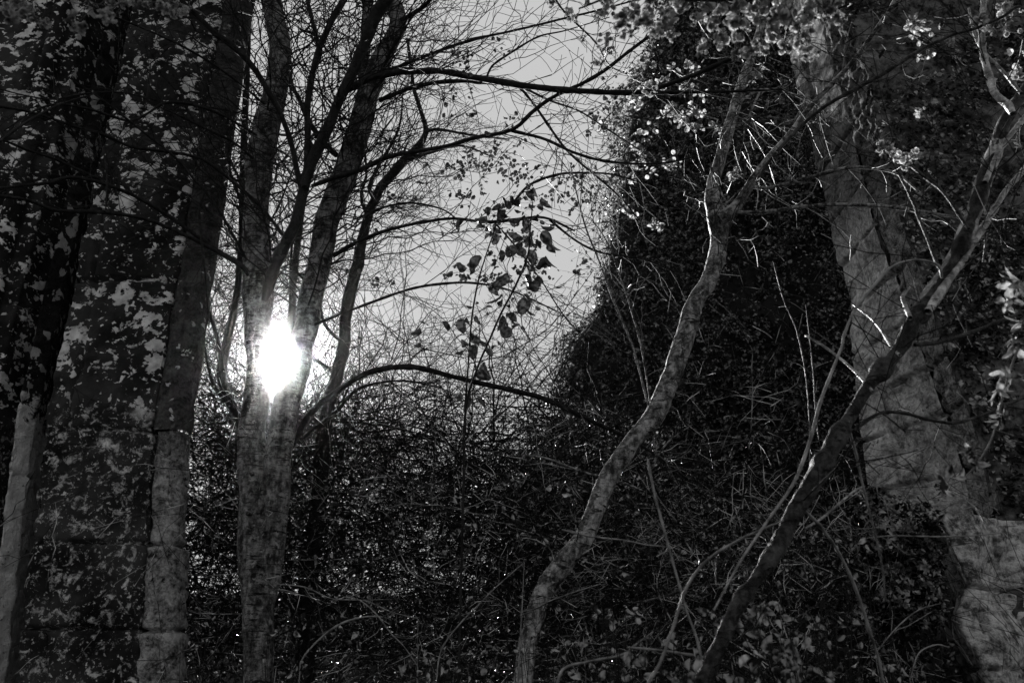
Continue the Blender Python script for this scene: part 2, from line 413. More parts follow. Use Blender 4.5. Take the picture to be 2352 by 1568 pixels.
# corner shaft: half round, its drums of different girth
def shaft_cols(z):
    pj = py_of(z, LY)
    def st(e0, e1): return 1 / (1 + math.exp(-(pj - e0) / e1))
    bulge = 0.012 * st(1252, 5.0) + 0.005 * st(1447, 6.0)
    dent = -0.016 * st(985, 3) * (1 - st(1250, 3))
    r = 0.125 + bulge + dent
    cx = xr(340, LY) + 0.125 + flare(z); cy = LY + 0.115
    sg = lambda q: math.copysign(abs(q) ** .62, q)
    return [(cx - r * sg(math.cos(a)), cy - r * .92 * sg(math.sin(a))) for a in np.linspace(-0.25, math.pi + 0.9, 44)] + dense([(cx + r * 0.62, cy + r * .8), (cx - 0.28, cy + 1.2)])[1:12]
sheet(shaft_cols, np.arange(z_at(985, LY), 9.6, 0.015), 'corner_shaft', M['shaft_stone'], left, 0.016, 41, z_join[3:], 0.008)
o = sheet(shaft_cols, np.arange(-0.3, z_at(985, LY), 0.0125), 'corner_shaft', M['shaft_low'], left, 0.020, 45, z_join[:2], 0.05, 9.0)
tag(o, 'paler lower drums of the corner shaft')
# solid core behind the faces
m = MB()
x0, x1 = xr(-900, 6.4), xr(352, LY)
bx = np.array([(x0, 7.5), (x1 - .55, 7.5), (x1 - 1.2, 9.4), (x0, 9.4)])
V = np.array([(a, b, c) for c in (-.3, 9.6) for a, b in bx])
m.add(V, [(0, 1, 5, 4), (1, 2, 6, 5), (2, 3, 7, 6), (3, 0, 4, 7), (4, 5, 6, 7)])
m.build('wall_core', M['shaft_stone'], left, False)

# ------------------------------------------------------------------ right ruin: battered corner of dressed stone, wall with dark stains
RB = np.array([(-400, 1790), (0, 1880), (100, 1905), (200, 1935), (300, 1962), (400, 1985), (500, 2008), (600, 2042), (700, 2080), (800, 2118), (900, 2150), (1000, 2185), (1100, 2215), (1180, 2235), (1300, 2250), (1568, 2300), (2400, 2400)])
RS = np.array([(-400, 60), (0, 55), (100, 70), (200, 68), (300, 55), (400, 58), (500, 55), (620, 62), (800, 50), (1000, 58), (1150, 50), (2400, 50)])
RL = np.array([(-400, 1800), (0, 1876), (300, 1930), (450, 1925), (560, 1938), (640, 1958), (760, 1950), (900, 1968), (1100, 1995), (1250, 2010), (2400, 2150)])
ip = lambda T, y: float(np.interp(y, T[:, 0], T[:, 1]))
WY = 6.4
right = thing('ruined_wall', (xr(2200, WY), WY, 0), 'ruined stone wall with a battered pale corner and broken edge at the right', 'ruin')
M['dressed'] = stone_two('tooled_stone', (.03, .62), (.008, .20), z_at(430, WY), (1, 1, 1), 11.0, 1.8, .35)  # upper part coloured darker to subdue the sunlight on it
M['smooth_face'] = stone_two('pale_wall_face', (.12, .80), (.01, .20), z_at(400, WY), (1, 1, 1), 5.0, 1.5, .30)  # darker top: shade put into the colour, as on the strip
M['stained'] = stone_plain('stained_wall_stone', 0.004, 0.15, (1, 1, 1.3), 2.0, 0.03)
zbot = z_at(1180, WY)
zr = np.arange(zbot, 9.6, 0.018)
# near face: everything right of the strip
def wall_cols(z):
    p = py_of(z, WY); x = at(ip(RB, p) + ip(RS, p), p, WY)[0]
    return [(x + (5.6 - x) * k / 130.0, WY) for k in range(131)]
sheet(wall_cols, np.arange(-.3, 9.6, 0.02), 'stained_face', M['stained'], right, 0.022, 51, [zbot - .9, zbot - .45, zbot - .0, zbot + .42, zbot + .9, zbot + 1.3, zbot + 1.75, zbot + 2.2, zbot + 2.7, zbot + 3.2, zbot + 3.8, zbot + 4.4], 0.03, 6.0, .62)
# chiselled strip: the corner's angled dressed face, toward the light
def strip_cols(z):
    p = py_of(z, WY); x1 = at(ip(RB, p) + ip(RS, p), p, WY)[0]
    Y0 = WY + 0.40; p0 = py_of(z, Y0); x0 = at(ip(RB, p0), p0, Y0)[0]
    return [(x0 + (x1 - x0) * k / 22, Y0 + (WY - Y0) * k / 22) for k in range(23)]
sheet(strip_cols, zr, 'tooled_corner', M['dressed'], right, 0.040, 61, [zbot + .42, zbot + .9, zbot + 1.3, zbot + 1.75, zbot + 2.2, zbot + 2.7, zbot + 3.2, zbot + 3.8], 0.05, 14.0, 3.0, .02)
# flank: the flatter pale face left of the strip
def flank_cols(z):
    Y0 = WY + 0.40; p0 = py_of(z, Y0); x1 = at(ip(RB, p0), p0, Y0)[0]
    Y1 = WY + 1.25; p1 = py_of(z, Y1); x0 = at(ip(RL, p1), p1, Y1)[0]; x0 = min(x0, x1 - .02)
    return [(x0 + (x1 - x0) * k / 30, Y1 + (Y0 - Y1) * k / 30) for k in range(31)]
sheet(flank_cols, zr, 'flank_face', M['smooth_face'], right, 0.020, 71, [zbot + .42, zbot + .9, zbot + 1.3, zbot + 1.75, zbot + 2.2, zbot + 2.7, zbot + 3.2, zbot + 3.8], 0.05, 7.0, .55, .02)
# broken masonry under the corner: worn blocks with a ragged edge
BE = np.array([(1150, 2215), (1178, 2160), (1200, 2150), (1230, 2168), (1265, 2178), (1300, 2196), (1335, 2212), (1370, 2208), (1400, 2195), (1440, 2200), (1470, 2215), (1500, 2235), (1530, 2250), (1568, 2270), (1640, 2262), (1800, 2250), (2600, 2230)])
BY = WY - 0.34
def block_cols(z):
    p = py_of(z, BY); x = at(ip(BE, p), p, BY)[0]
    out = [(x + .50, BY + 1.1), (x + .14, BY + .3), (x + .015, BY + .05), (x + .02, BY + .01)]
    out = dense(out, .03)
    return out + [(x + .03 + (5.6 - x) * (k / 120.0), BY + (WY - .035 - BY) * float(np.clip((k - 8) / 16.0 + .25 * math.sin(z * 9), 0, 1))) for k in range(1, 121)]
zb_top = z_at(1176, BY)
# equal column count per row
def eq(fn, n=150):
    def f(z):
        r = np.array(fn(z)); s = np.r_[0, np.cumsum(np.hypot(*np.diff(r, axis=0).T))]
        k = np.linspace(0, 1, n) ** 1.4 * s[-1]
        return list(zip(np.interp(k, s, r[:, 0]), np.interp(k, s, r[:, 1])))
    return f
M['block'] = stone_plain('worn_block_stone', 0.06, 0.62, (1.0, 1.0, 2.0), 4.5, 0.0, 1.5)
sheet(eq(block_cols), np.r_[np.arange(-.3, zb_top, 0.0125)], 'broken_blocks', M['block'], right, 0.022, 81,
      [z_at(1345, BY), z_at(1535, BY), z_at(1262, BY) - .9], 0.07, 9.0, .50, .02)
m = MB()                                             # ledge on top of the blocks and core behind
xa, xb = at(2165, 1176, BY)[0], 5.6
nx_ = 90; ny_ = 12
XX, YY = np.meshgrid(np.linspace(xa, xa + .75, nx_), np.linspace(0, 1, ny_))
YY = (BY + .03 + (WY - BY) * np.clip((XX - xa - .18) / .35, 0, 1)) * (1 - YY) + (WY + .5) * YY
ZZ = zb_top - .012 + 0.02 * fbm(np.stack([XX * 5, YY * 5, XX * 0], -1), 3, 9)
i = np.arange(ny_ - 1)[:, None] * nx_; j = np.arange(nx_ - 1)[None, :]
m.add(np.stack([XX, YY, ZZ], -1).reshape(-1, 3), np.stack([i + j, i + j + 1, i + nx_ + j + 1, i + nx_ + j], -1).reshape(-1, 4))
m.build('ledge', M['block'], right)

m = MB()
for z in np.arange(-.3, 9.61, .3):
    p = py_of(z, WY + .12); x = at(ip(RB, p) + ip(RS, p), p, WY + .12)[0]
    p2 = py_of(z, WY + 1.2); xx_ = at(ip(RL, p2), p2, WY + 1.2)[0] + .1
    m.add([(x + .10, WY + .12, z), (5.8, WY + .12, z), (5.8, WY + 1.6, z), (min(xx_, x) + .30, WY + 1.45, z)])
kk = []
for r_ in range(len(m.v) - 1):
    for c_ in range(4):
        kk.append((r_ * 4 + c_, r_ * 4 + (c_ + 1) % 4, r_ * 4 + 4 + (c_ + 1) % 4, r_ * 4 + 4 + c_))
m.q.append(np.array(kk, np.int32))
m.build('wall_core', M['stained'], right, False)

# ------------------------------------------------------------------ ivy tower behind (left flank of the ruin), wholly covered
IB = np.array([(-500, 1640), (0, 1530), (60, 1500), (130, 1468), (220, 1440), (300, 1425), (400, 1418), (470, 1405), (530, 1392), (600, 1372), (680, 1362), (735, 1336), (762, 1305), (800, 1292), (880, 1280), (930, 1262), (1000, 1225), (1100, 1180), (1300, 1120), (1568, 1080), (2600, 1000)])
TY = 12.0
tower = thing('ivy_clad_tower', (xr(1700, TY), TY + 1, 0), 'dark ruined tower smothered in ivy between the curved sapling and the sky', 'ruin')
def tower_cols(z):
    p = py_of(z, TY); x = at(ip(IB, p), p, TY)[0] + 0.16
    xe = at(2110, 700, 10.9)[0] + .3
    return [(x + .9, TY + 3.5), (x + .25, TY + 1.2), (x, TY + .15), (x + .12, TY)] + [(x + .12 + (xe - x - .12) * k / 12, TY - 1.1 * (k / 12)) for k in range(1, 13)]
zt = np.arange(-.3, 13.8, 0.2)
rows = [tower_cols(z) for z in zt]
TP = np.array([[(x, y, z) for (x, y) in r] for r, z in zip(rows, zt)])
m = MB(); nz, nc = TP.shape[:2]
i = np.arange(nz - 1)[:, None] * nc; j = np.arange(nc - 1)[None, :]
m.add(TP.reshape(-1, 3), np.stack([i + j, i + j + 1, i + nc + j + 1, i + nc + j], -1).reshape(-1, 4))
M['tower_stone'] = stone_plain('dark_tower_stone', 0.006, 0.02, (1, 1, 1), 3.0)  # dark stone behind the ivy
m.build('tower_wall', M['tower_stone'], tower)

def leaves(mb, P, Nrm, size, fold=0.35, jitter=0.7, aspect=0.75, droop=None):
    """one four-triangle folded leaf at each point"""
    n = len(P); r = rng
    nn = Nrm + r.normal(0, jitter, (n, 3)); nn /= np.linalg.norm(nn, axis=1, keepdims=True)
    a = r.normal(0, 1, (n, 3))
    if droop is not None: a = a + np.array([0, 0, -droop])
    a = a - (a * nn).sum(1, keepdims=True) * nn; a /= np.linalg.norm(a, axis=1, keepdims=True)
    b = np.cross(nn, a); s = np.asarray(size)[:, None]
    f = fold * r.uniform(-.3, 1, (n, 1))
    base = P; tip = P + a * s
    mid = P + a * s * .45 - nn * s * f * .25
    l = P + a * s * .38 + b * s * aspect * .5 + nn * s * f * .35
    rr = P + a * s * .38 - b * s * aspect * .5 + nn * s * f * .35
    V = np.stack([base, l, tip, rr, mid], 1).reshape(-1, 3)
    k = np.arange(n)[:, None] * 5
    t = np.concatenate([k + np.array([0, 4, 1]), k + np.array([1, 4, 2]), k + np.array([0, 3, 4]), k + np.array([4, 3, 2])])
    mb.add(V, None, t)

def surf_points(TP, n, seed=1, jrange=None):
    r = np.random.default_rng(seed); nz, nc = TP.shape[:2]
    L = np.linalg.norm(np.diff(TP, axis=1), axis=2).mean(0)
    if jrange: L = L * np.array([1 if jrange[0] <= q < jrange[1] else 0 for q in range(nc - 1)])
    jj = r.choice(nc - 1, n, p=L / L.sum()); zi = r.uniform(0, nz - 1.001, n); i0 = zi.astype(int); f = (zi - i0)[:, None]; s = r.uniform(0, 1, n)[:, None]
    A = TP[i0, jj] * (1 - s) + TP[i0, jj + 1] * s; B = TP[i0 + 1, jj] * (1 - s) + TP[i0 + 1, jj + 1] * s
    P = A * (1 - f) + B * f
    T = TP[i0, jj + 1] - TP[i0, jj]; Nn = np.cross(T, [0, 0, 1.0]); Nn /= np.linalg.norm(Nn, axis=1, keepdims=True)
    return P, Nn
P, Nn = surf_points(TP, 185000, 11)
cl = fbm(P * np.array([3.2, 3.2, 2.0]), 3, 14); keep = cl + rng.uniform(-.35, .35, len(P)) > -.24; P = P[keep]; Nn = Nn[keep]
bul = 0.18 + 0.42 * fbm(P * 1.3, 3, 4) + 0.20 * fbm(P * 4.5, 2, 6)
P = P + Nn * (bul * rng.uniform(0.1, 1.2, len(P)))[:, None] + rng.normal(0, .02, P.shape)
lf = MB(); leaves(lf, P, Nn + np.array([0, -.1, .5]), rng.uniform(.04, .10, len(P)) * rng.uniform(.6, 1, len(P)), .6, .8, .7, 1.0)
st = MB()
PP, NN = surf_points(TP, 1700, 12); sl = []
for p, n_ in zip(PP, NN):                           # ivy runners and shoots standing off the face
    L = rng.uniform(.2, .9); d = n_ * .5 + np.array([rng.normal(0, .5), -0.2, rng.normal(.2, .7)]); d /= np.linalg.norm(d)
    s = np.linspace(0, 1, 6)[:, None]; Q = p + n_ * .12 + d * L * s + np.array([0, 0, -1]) * (s ** 2) * L * .3
    st.tube(Q, np.linspace(.004, .0015, 6), 3); sl += [Q[i_] + rng.normal(0, .015, 3) for i_ in (2, 3, 4, 5, 5)]
tag(st.build('ivy_stems', M['twig_mid'], tower), kind='stuff')
sl = np.array(sl); leaves(lf, sl, np.tile([-.2, -.6, .4], (len(sl), 1)), rng.uniform(.03, .07, len(sl)), .4, .7, .8, .8)
tag(lf.build('ivy_leaves', M['ivy'], tower, False), kind='stuff')

# ivy on the ruined wall's upper right and flank foot
ivy2 = MB()
n = 26000
zz = rng.uniform(0.5, 9, n); xx = rng.uniform(0, 1, n)
pts = []; 
for z_, s_ in zip(zz, xx):
    p = py_of(z_, WY); x = at(ip(RB, p) + ip(RS, p), p, WY)[0] + s_ * 2.6
    pts.append((x, WY - rng.uniform(.0, .09), z_))
pts = np.array(pts)
den = fbm(pts * np.array([1.3, 1.3, 1.0]), 3, 77) + np.where(pts[:, 2] > 4.0, .34, .02)
pts = pts[den > .22]
leaves(ivy2, pts, np.tile([0, -1, .4], (len(pts), 1)), rng.uniform(.03, .06, len(pts)), .4, .5, .8, 1.0)
tag(ivy2.build('climbing_ivy', M['ivy'], right, False), kind='stuff')


# ------------------------------------------------------------------ traced limbs: (px, py, width in px) rows at a distance Y (start, end)
def trace(rows, Y0, Y1=None, w=None, n_per=8, ground=False):
    """traced polyline -> smooth 3D points and radii; widths in px"""
    Y1 = Y0 if Y1 is None else Y1
    a = np.array([r[:2] for r in rows], float)
    L = np.r_[0, np.cumsum(np.hypot(*np.diff(a, axis=0).T))]; L /= L[-1]
    ws = np.array([r[2] for r in rows], float) if len(rows[0]) > 2 else np.interp(L, [0, 1], w)
    P = np.array([at(r[0], r[1], Y0 + (Y1 - Y0) * l) for r, l in zip(rows, L)])
    R = np.array([wi / 2 * depth(p) / F for wi, p in zip(ws, P)])
    if ground:
        k = P[0] - P[1]; k = k / np.linalg.norm(k); ext = []; q = P[0].copy(); re = []
        while q[2] > -.2:
            k = k * .75 + np.array([0, 0, -.25]); k = k / np.linalg.norm(k); q = q + k * .2; ext.insert(0, q.copy()); re.insert(0, R[0] * (1 + .12 * len(ext) / 4))
        P = np.vstack([ext, P]); R = np.r_[re, R]
    Q = catmull(np.c_[P, R], n_per)
    return Q[:, :3], np.clip(Q[:, 3], .0006, None)
def limb(mb, rows, Y0, Y1=None, w=None, sides=8, rough=0.10, n_per=8, ground=False, knob=0.0, lump=0.0, wf=1.0, lfreq=9.0):
    P, R = trace(rows, Y0, Y1, w, n_per, ground)
    R = R * wf
    if lump:
        s_ = np.r_[0, np.cumsum(np.linalg.norm(np.diff(P, axis=0), axis=1))]
        R = R * (1 + lump * np.clip(vnoise(np.c_[s_ * lfreq, s_ * 0, s_ * 0 + 3.3], 4) * 1.6, -.35, 1))
    if knob: R = R * (1 + knob * (np.random.default_rng(len(P) + int(abs(P[0, 0]) * 1000)).random(len(P)) ** 4))
    P = P + (R[:, None] * .2) * np.c_[vnoise(P * 5, 3), vnoise(P * 5, 5), vnoise(P * 5, 7)] * (sides > 4)
    mb.tube(P, R, sides, rough, int(abs(P[0, 0]) * 100) % 97)
    return P, R
def arc(p, d, L, n=8, up=0.15, wob=0.25, r=None):
    """a gently curving shoot"""
    r = r or rng
    d = d / np.linalg.norm(d); ax = r.normal(0, 1, 3); ax -= ax.dot(d) * d; ax /= np.linalg.norm(ax)
    k = r.normal(0, wob); s = np.linspace(0, 1, n)[:, None]
    z = np.array([0, 0, up])
    w = r.normal(0, .016, (n, 3)) * min(L, 1.0) * (s > 0)
    return p + d * L * s + ax * k * L * s ** 2 + z * L * s ** 2 + w
def clear(Q, rad=36):
    """true when a shoot keeps out of the opening the sun shines through"""
    q = Q - CAM; dep = q[:, 1] * CP + q[:, 2] * SP
    x = W / 2 + F * q[:, 0] / dep; y = H / 2 - F * (-q[:, 1] * SP + q[:, 2] * CP) / dep
    return bool((np.hypot(x - 643, y - 826) > rad).all())
def shoots(mb, P, R, spacing, L0, L1, r0, lev=2, up=.15, a0=35, a1=70, r=None, t0=0.0, dirbias=None, sub=.11, store=None, flat=1.0, wob=.25, minr=.0021):
    r = r or rng
    seg = np.linalg.norm(np.diff(P, axis=0), axis=1); cum = np.r_[0, np.cumsum(seg)]; tot = cum[-1]
    m = max(1, int(tot * (1 - t0) / spacing)); 
    for s in t0 * tot + (np.arange(m) + r.uniform(0, 1, m)) * (tot * (1 - t0)) / m:
        k = min(max(int(np.searchsorted(cum, s)) - 1, 0), len(P) - 2)
        f = (s - cum[k]) / max(seg[k], 1e-6); p = P[k] * (1 - f) + P[k + 1] * f; rad = R[k]
        T = P[k + 1] - P[k]; T = T / (np.linalg.norm(T) + 1e-9)
        a = r.normal(0, 1, 3); a[1] *= flat; a -= a.dot(T) * T; a /= np.linalg.norm(a)
        th = math.radians(r.uniform(a0, a1)); d = T * math.cos(th) + a * math.sin(th)
        if dirbias is not None: d = d + np.array(dirbias)
        L = r.uniform(L0, L1) * (1 - .35 * s / tot); rr = min(r0 * (.6 + .6 * L / L1), rad * .8 + .0004)
        n = max(4, int(L / .08)); n = min(n, 14)
        Q = arc(p, d, L, n, up * r.uniform(-.9, 1.7), wob, r)
        if not clear(Q): continue
        RR = np.linspace(rr, minr, n)
        mb.tube(Q, RR, 3, cap=False)
        if store is not None: store.append(Q)
        if lev > 1 and L > .12:
            shoots(mb, Q, RR, sub * r.uniform(.7, 1.4), L * .18, L * .5, rr * .62, lev - 1, up, 28, 62, r, .12, None, sub, store, flat, wob, minr)

# ------------------------------------------------------------------ the forked tree with the sun in its fork
TYm = 5.5
base = at(594, 1568, TYm)
tree = thing('forked_tree', (base[0], TYm, 0), 'smooth-barked tree forking low into two stems with the sun shining through the fork', 'tree')
mb = MB()
trA = [(594,1568,70),(592,1480,70),(592,1400,74),(591,1320,78),(588,1250,80),(584,1180,76),(581,1100,70),(580,1040,66),(580,1000,64),(584,940,60),(587,900,54),(590,860,52),(592,830,50),(592,790,52),(594,740,58),(597,700,66),(594,650,72),(588,600,64),(585,500,56),(590,420,57),(602,350,60),(617,270,57),(633,210,53),(642,150,50),(641,90,49),(631,40,46),(620,-10,44),(605,-80,40),(600,-180,36),(610,-320,30)]
PA, RA = limb(mb, trA, TYm, TYm + .25, sides=28, rough=.09, n_per=7, ground=True, lump=.05, lfreq=6.0)
trunkA = mb.build('trunk', M['bark_smooth'], tree)
mb = MB()
trB = [(612,1420,20),(622,1340,40),(630,1250,52),(634,1180,56),(638,1100,60),(645,1000,62),(657,940,60),(672,885,58),(688,840,50),(694,800,52),(701,755,56),(709,700,54),(724,640,54),(736,590,54),(758,500,56),(776,440,56),(797,380,56),(815,320,54),(834,260,52),(854,200,50),(872,150,48),(896,100,40),(911,60,38),(908,25,38),(895,0,38),(885,-60,34),(890,-160,30),(900,-300,24)]
PB, RB_ = limb(mb, trB, TYm + .02, TYm + .1, sides=26, rough=.07, n_per=7)
mb.build('stem', M['bark_smooth'], tree)
stems = {}
def stem(name, rows, Y0, Y1, w=None, sides=12, mat='bark_dark', rough=.1, parent=None, pname='branch', n_per=7, knob=0, wf=1.0, lump=.10):
    mb = MB(); P, R = limb(mb, rows, Y0, Y1, w, sides, rough, n_per, knob=knob, wf=wf, lump=lump, lfreq=14.0)
    mb.build(pname, M[mat], parent or tree); stems[name] = (P, R); return P, R
stem('C', [(772,470,20),(800,380,26),(820,290,26),(834,200,25),(838,100,24),(846,0,24),(856,-120,20),(870,-250,16)], TYm + .3, TYm + .7, mat='bark_smooth', pname='stem')
stem('D', [(608,690,14),(618,655,26),(632,615,28),(653,565,27),(678,510,25),(694,450,25),(713,380,26),(758,280,24),(798,190,24),(838,100,26),(868,30,28),(890,-5,28),(930,-100,22),(960,-220,16)], TYm - .05, TYm - .6)
stem('E', [(700,430,16),(706,350,15),(706,280,15),(708,225,16),(723,150,14),(748,75,14),(790,0,14),(840,-90,10)], TYm - .25, TYm - .1, w=None)
stem('E2', [(722,160,9),(736,120,10),(728,90,10),(706,0,10),(690,-90,8)], TYm - .1, TYm + .2)
stem('F', [(692,432,14),(680,380,13),(668,325,12),(643,260,12),(618,215,13),(588,165,14),(560,132,14),(525,100,14),(490,75,13),(460,45,12),(420,5,11),(370,-60,9)], TYm - .2, TYm - .9)
stem('F2', [(653,545,8),(620,500,8),(588,462,7),(555,420,7),(520,350,6),(480,270,5)], TYm - .1, TYm + .4)
stem('I', [(773,356,14),(752,335,13),(738,318,12),(712,285,12),(690,235,10),(668,190,9),(650,120,8)], TYm + .1, TYm + .5)
HL = {
 'H1': ([(790,210,14),(803,205,14),(838,185,15),(888,172,15),(938,165,15),(1013,165,14),(1088,178,14),(1176,192,15),(1251,203,14),(1351,210,13),(1426,213,12),(1520,213,8),(1620,212,7),(1720,209,6),(1800,205,5)], TYm - .3, 4.2),
 'H1b': ([(1400,213,9),(1450,212,10),(1500,205,10),(1576,180,11),(1650,148,11),(1726,110,9),(1830,60,7),(1950,10,5)], 4.62, 3.6),
 'H2': ([(873,230,10),(938,205,10),(1003,190,9),(1063,187,9),(1140,192,8)], TYm, 4.9),
 'H3': ([(880,168,9),(963,135,7),(1038,107,7),(1113,85,6),(1176,72,5),(1300,42,5),(1420,12,4),(1560,-30,3)], TYm, 5.2),
 'H4': ([(716,428,9),(763,410,11),(828,390,11),(888,362,11),(963,347,10),(1028,335,9),(1088,317,9),(1176,298,9),(1226,255,9),(1276,220,8),(1341,190,8),(1391,160,8),(1436,125,7),(1476,95,7),(1526,60,6),(1600,10,4)], TYm - .2, 4.4),
 'H5': ([(765,588,10),(813,560,9),(888,530,8),(963,512,7),(1038,502,7),(1113,510,7),(1176,505,8),(1250,500,6),(1320,530,4)], TYm, 5.2),
 'H6': ([(838,498,6),(860,485,6),(898,472,5),(948,467,5),(1013,480,4),(1053,505,3)], TYm + .5, 5.9),
 'H7': ([(640,1060,14),(673,1014,16),(718,944,15),(788,889,13),(838,859,13),(898,844,13),(963,844,13),(1038,864,12),(1113,882,12),(1176,896,12),(1251,916,11),(1326,949,10),(1376,974,9),(1431,999,8),(1500,1040,6),(1580,1100,4)], TYm + .1, 5.9),
 'H8': ([(722,745,7),(838,700,6),(938,665,6),(1013,652,6),(1090,650,5),(1176,668,4),(1290,720,3)], TYm, 5.6),
 'H9': ([(690,1010,9),(773,944,8),(808,904,8),(848,884,7),(928,874,5),(1010,890,3)], TYm + .3, 6.3),
 'H10': ([(1170,299,8),(1251,320,7),(1316,350,7),(1391,370,6),(1476,377,5),(1541,372,4),(1640,350,2)], 5.05, 5.0),
 'H11': ([(1180,192,7),(1206,215,6),(1241,260,6),(1301,345,6),(1376,410,5),(1426,455,4),(1480,520,2)], 5.0, 5.4),
 'H12': ([(1176,470,6),(1216,425,6),(1276,402,6),(1341,397,5),(1411,402,4),(1500,430,2)], 5.3, 5.6),
 'H13': ([(1262,505,6),(1326,555,5),(1386,582,5),(1476,595,4),(1551,625,3),(1650,660,2)], 5.25, 5.6),
 'H14': ([(920,45,9),(938,38,10),(978,10,9),(1010,-30,8)], TYm, 5.2),
 'H15': ([(1116,182,5),(1125,160,5),(1138,145,5),(1176,120,5),(1236,85,4),(1300,70,3),(1400,40,2)], 5.1, 4.9),
 'H16': ([(1190,195,5),(1260,230,5),(1330,255,4),(1400,300,4),(1470,345,3)], 4.95, 5.2),
 'H17': ([(1130,505,4),(1180,560,4),(1240,640,3),(1300,730,3),(1370,800,2)], 5.3, 5.6),
 'L1': ([(600,475,8),(550,430,8),(480,375,7),(435,357,7),(375,347,7),(300,337,7),(240,310,7),(175,292,6),(125,275,6),(65,257,6),(0,245,6),(-90,235,4)], TYm - .1, 4.2),
 'L2': ([(568,622,9),(555,610,10),(500,575,11),(450,540,10),(375,488,9),(310,450,9),(250,425,8),(200,400,7),(125,365,6),(65,345,6),(0,320,5),(-80,300,4)], TYm - .1, 4.4),
 'L3': ([(262,430,6),(225,419,8),(210,415,8),(160,408,8),(110,420,8),(55,425,7),(0,433,7),(-80,440,5)], 4.72, 4.1),
 'L4': ([(570,632,8),(550,608,10),(475,565,9),(425,540,9),(350,508,9),(280,492,9),(200,487,9),(125,482,8),(75,462,8),(0,450,7),(-90,440,5)], TYm - .15, 4.0),
 'L5': ([(590,312,5),(510,265,6),(440,240,6),(380,237,6),(340,260,5),(300,277,6),(250,265,6),(200,250,6),(130,240,5),(75,257,4),(10,300,3)], TYm - .1, 4.3),
 'L6': ([(564,592,6),(530,530,6),(490,465,7),(440,405,6),(400,360,6),(350,320,5),(300,280,5),(250,240,4),(160,180,3)], TYm - .1, 4.5),
 'L7': ([(608,240,5),(560,200,5),(500,155,5),(425,110,5),(340,70,4),(265,40,4),(180,0,3)], TYm, 4.6),
 'L8': ([(590,270,4),(500,250,4),(380,235,4),(280,213,4),(200,215,4),(125,228,4),(60,220,3),(0,205,3)], TYm + .05, 4.8),
 'L10': ([(226,305,3),(245,390,4),(243,480,3)], 4.5, 4.4),
 'L12': ([(0,325,6),(40,295,6),(80,270,6),(140,240,5),(220,215,3)], 4.1, 4.6),
 'L13': ([(470,440,5),(457,480,6),(462,540,6),(472,640,4),(478,720,3)], 5.0, 5.1),
 'L14': ([(600,380,6),(540,330,6),(480,300,5),(420,270,4),(330,225,3),(250,150,2)], TYm + .1, 4.9),
}
for k, (rows, y0, y1) in HL.items():
    P, R = stem(k, rows, y0, y1, sides=8, mat='bark_dark', rough=.14, n_per=6, knob=.25)
# crown: procedural shoots from every stem and branch
cr = MB(); rt = np.random.default_rng(21); CR = []
def upper(P, R, ymin):
    k = [i for i, p in enumerate(P) if py_of(p[2], p[1]) < ymin and py_of(p[2], p[1]) > -500]
    return (P[k[0]:k[-1] + 1], R[k[0]:k[-1] + 1]) if len(k) > 3 else (P, R)
for (P, R), sp, L in ((upper(PA, RA, 700), .062, 1.9), (upper(PB, RB_, 760), .054, 1.9)):
    shoots(cr, P, R, sp, .7, L, .0080, 3, .25, 40, 85, rt, 0, (0, 0, .15), .23, CR, .6, .4)
for k in ('C', 'D', 'E', 'E2', 'F', 'I', 'F2'):
    P, R = stems[k]; shoots(cr, P, R, .06, .5, 1.5, .006, 3, .2, 35, 80, rt, 0, (0, 0, .1), .23, CR, .6, .4)
for k in HL:
    P, R = stems[k]; left_side = k[0] == 'L'
    shoots(cr, P, R, .14 if left_side else .09, .15, .8 if left_side else .9, .0036, 2, .1, 28, 65, rt, .08, None, .10, CR, .7)
tag(cr.build('twigs', M['twig'], tree), kind='stuff')

def knots(par, pts, Y, r, mat='bark_smooth'):
    for x, y in pts:
        c = at(x, y, Y); q = MB(); a = np.linspace(0, 2 * math.pi, 13)[:-1]; e = np.random.default_rng(int(x + y))
        rr = r * e.uniform(.7, 1.4); V = [c + np.array([0, .004, 0])]
        for k_, (f, h) in enumerate(((.45, .010), (.8, -.014), (1.15, -.004), (1.5, .022))):
            V += [c + np.array([math.cos(t) * rr * f * e.uniform(.85, 1.15), h, math.sin(t) * rr * f * .62]) for t in a]
        t3_ = [(0, 1 + i_, 1 + (i_ + 1) % 12) for i_ in range(12)]
        qd = [(1 + 12 * k_ + i_, 1 + 12 * k_ + (i_ + 1) % 12, 13 + 12 * k_ + (i_ + 1) % 12, 13 + 12 * k_ + i_) for k_ in range(3) for i_ in range(12)]
        q.add(V, qd, t3_); q.build('knot', M[mat], par)
knots(tree, [(577,1088),(570,1178),(582,1238),(592,1298),(600,1342),(604,1505)], TYm - .112, .014)

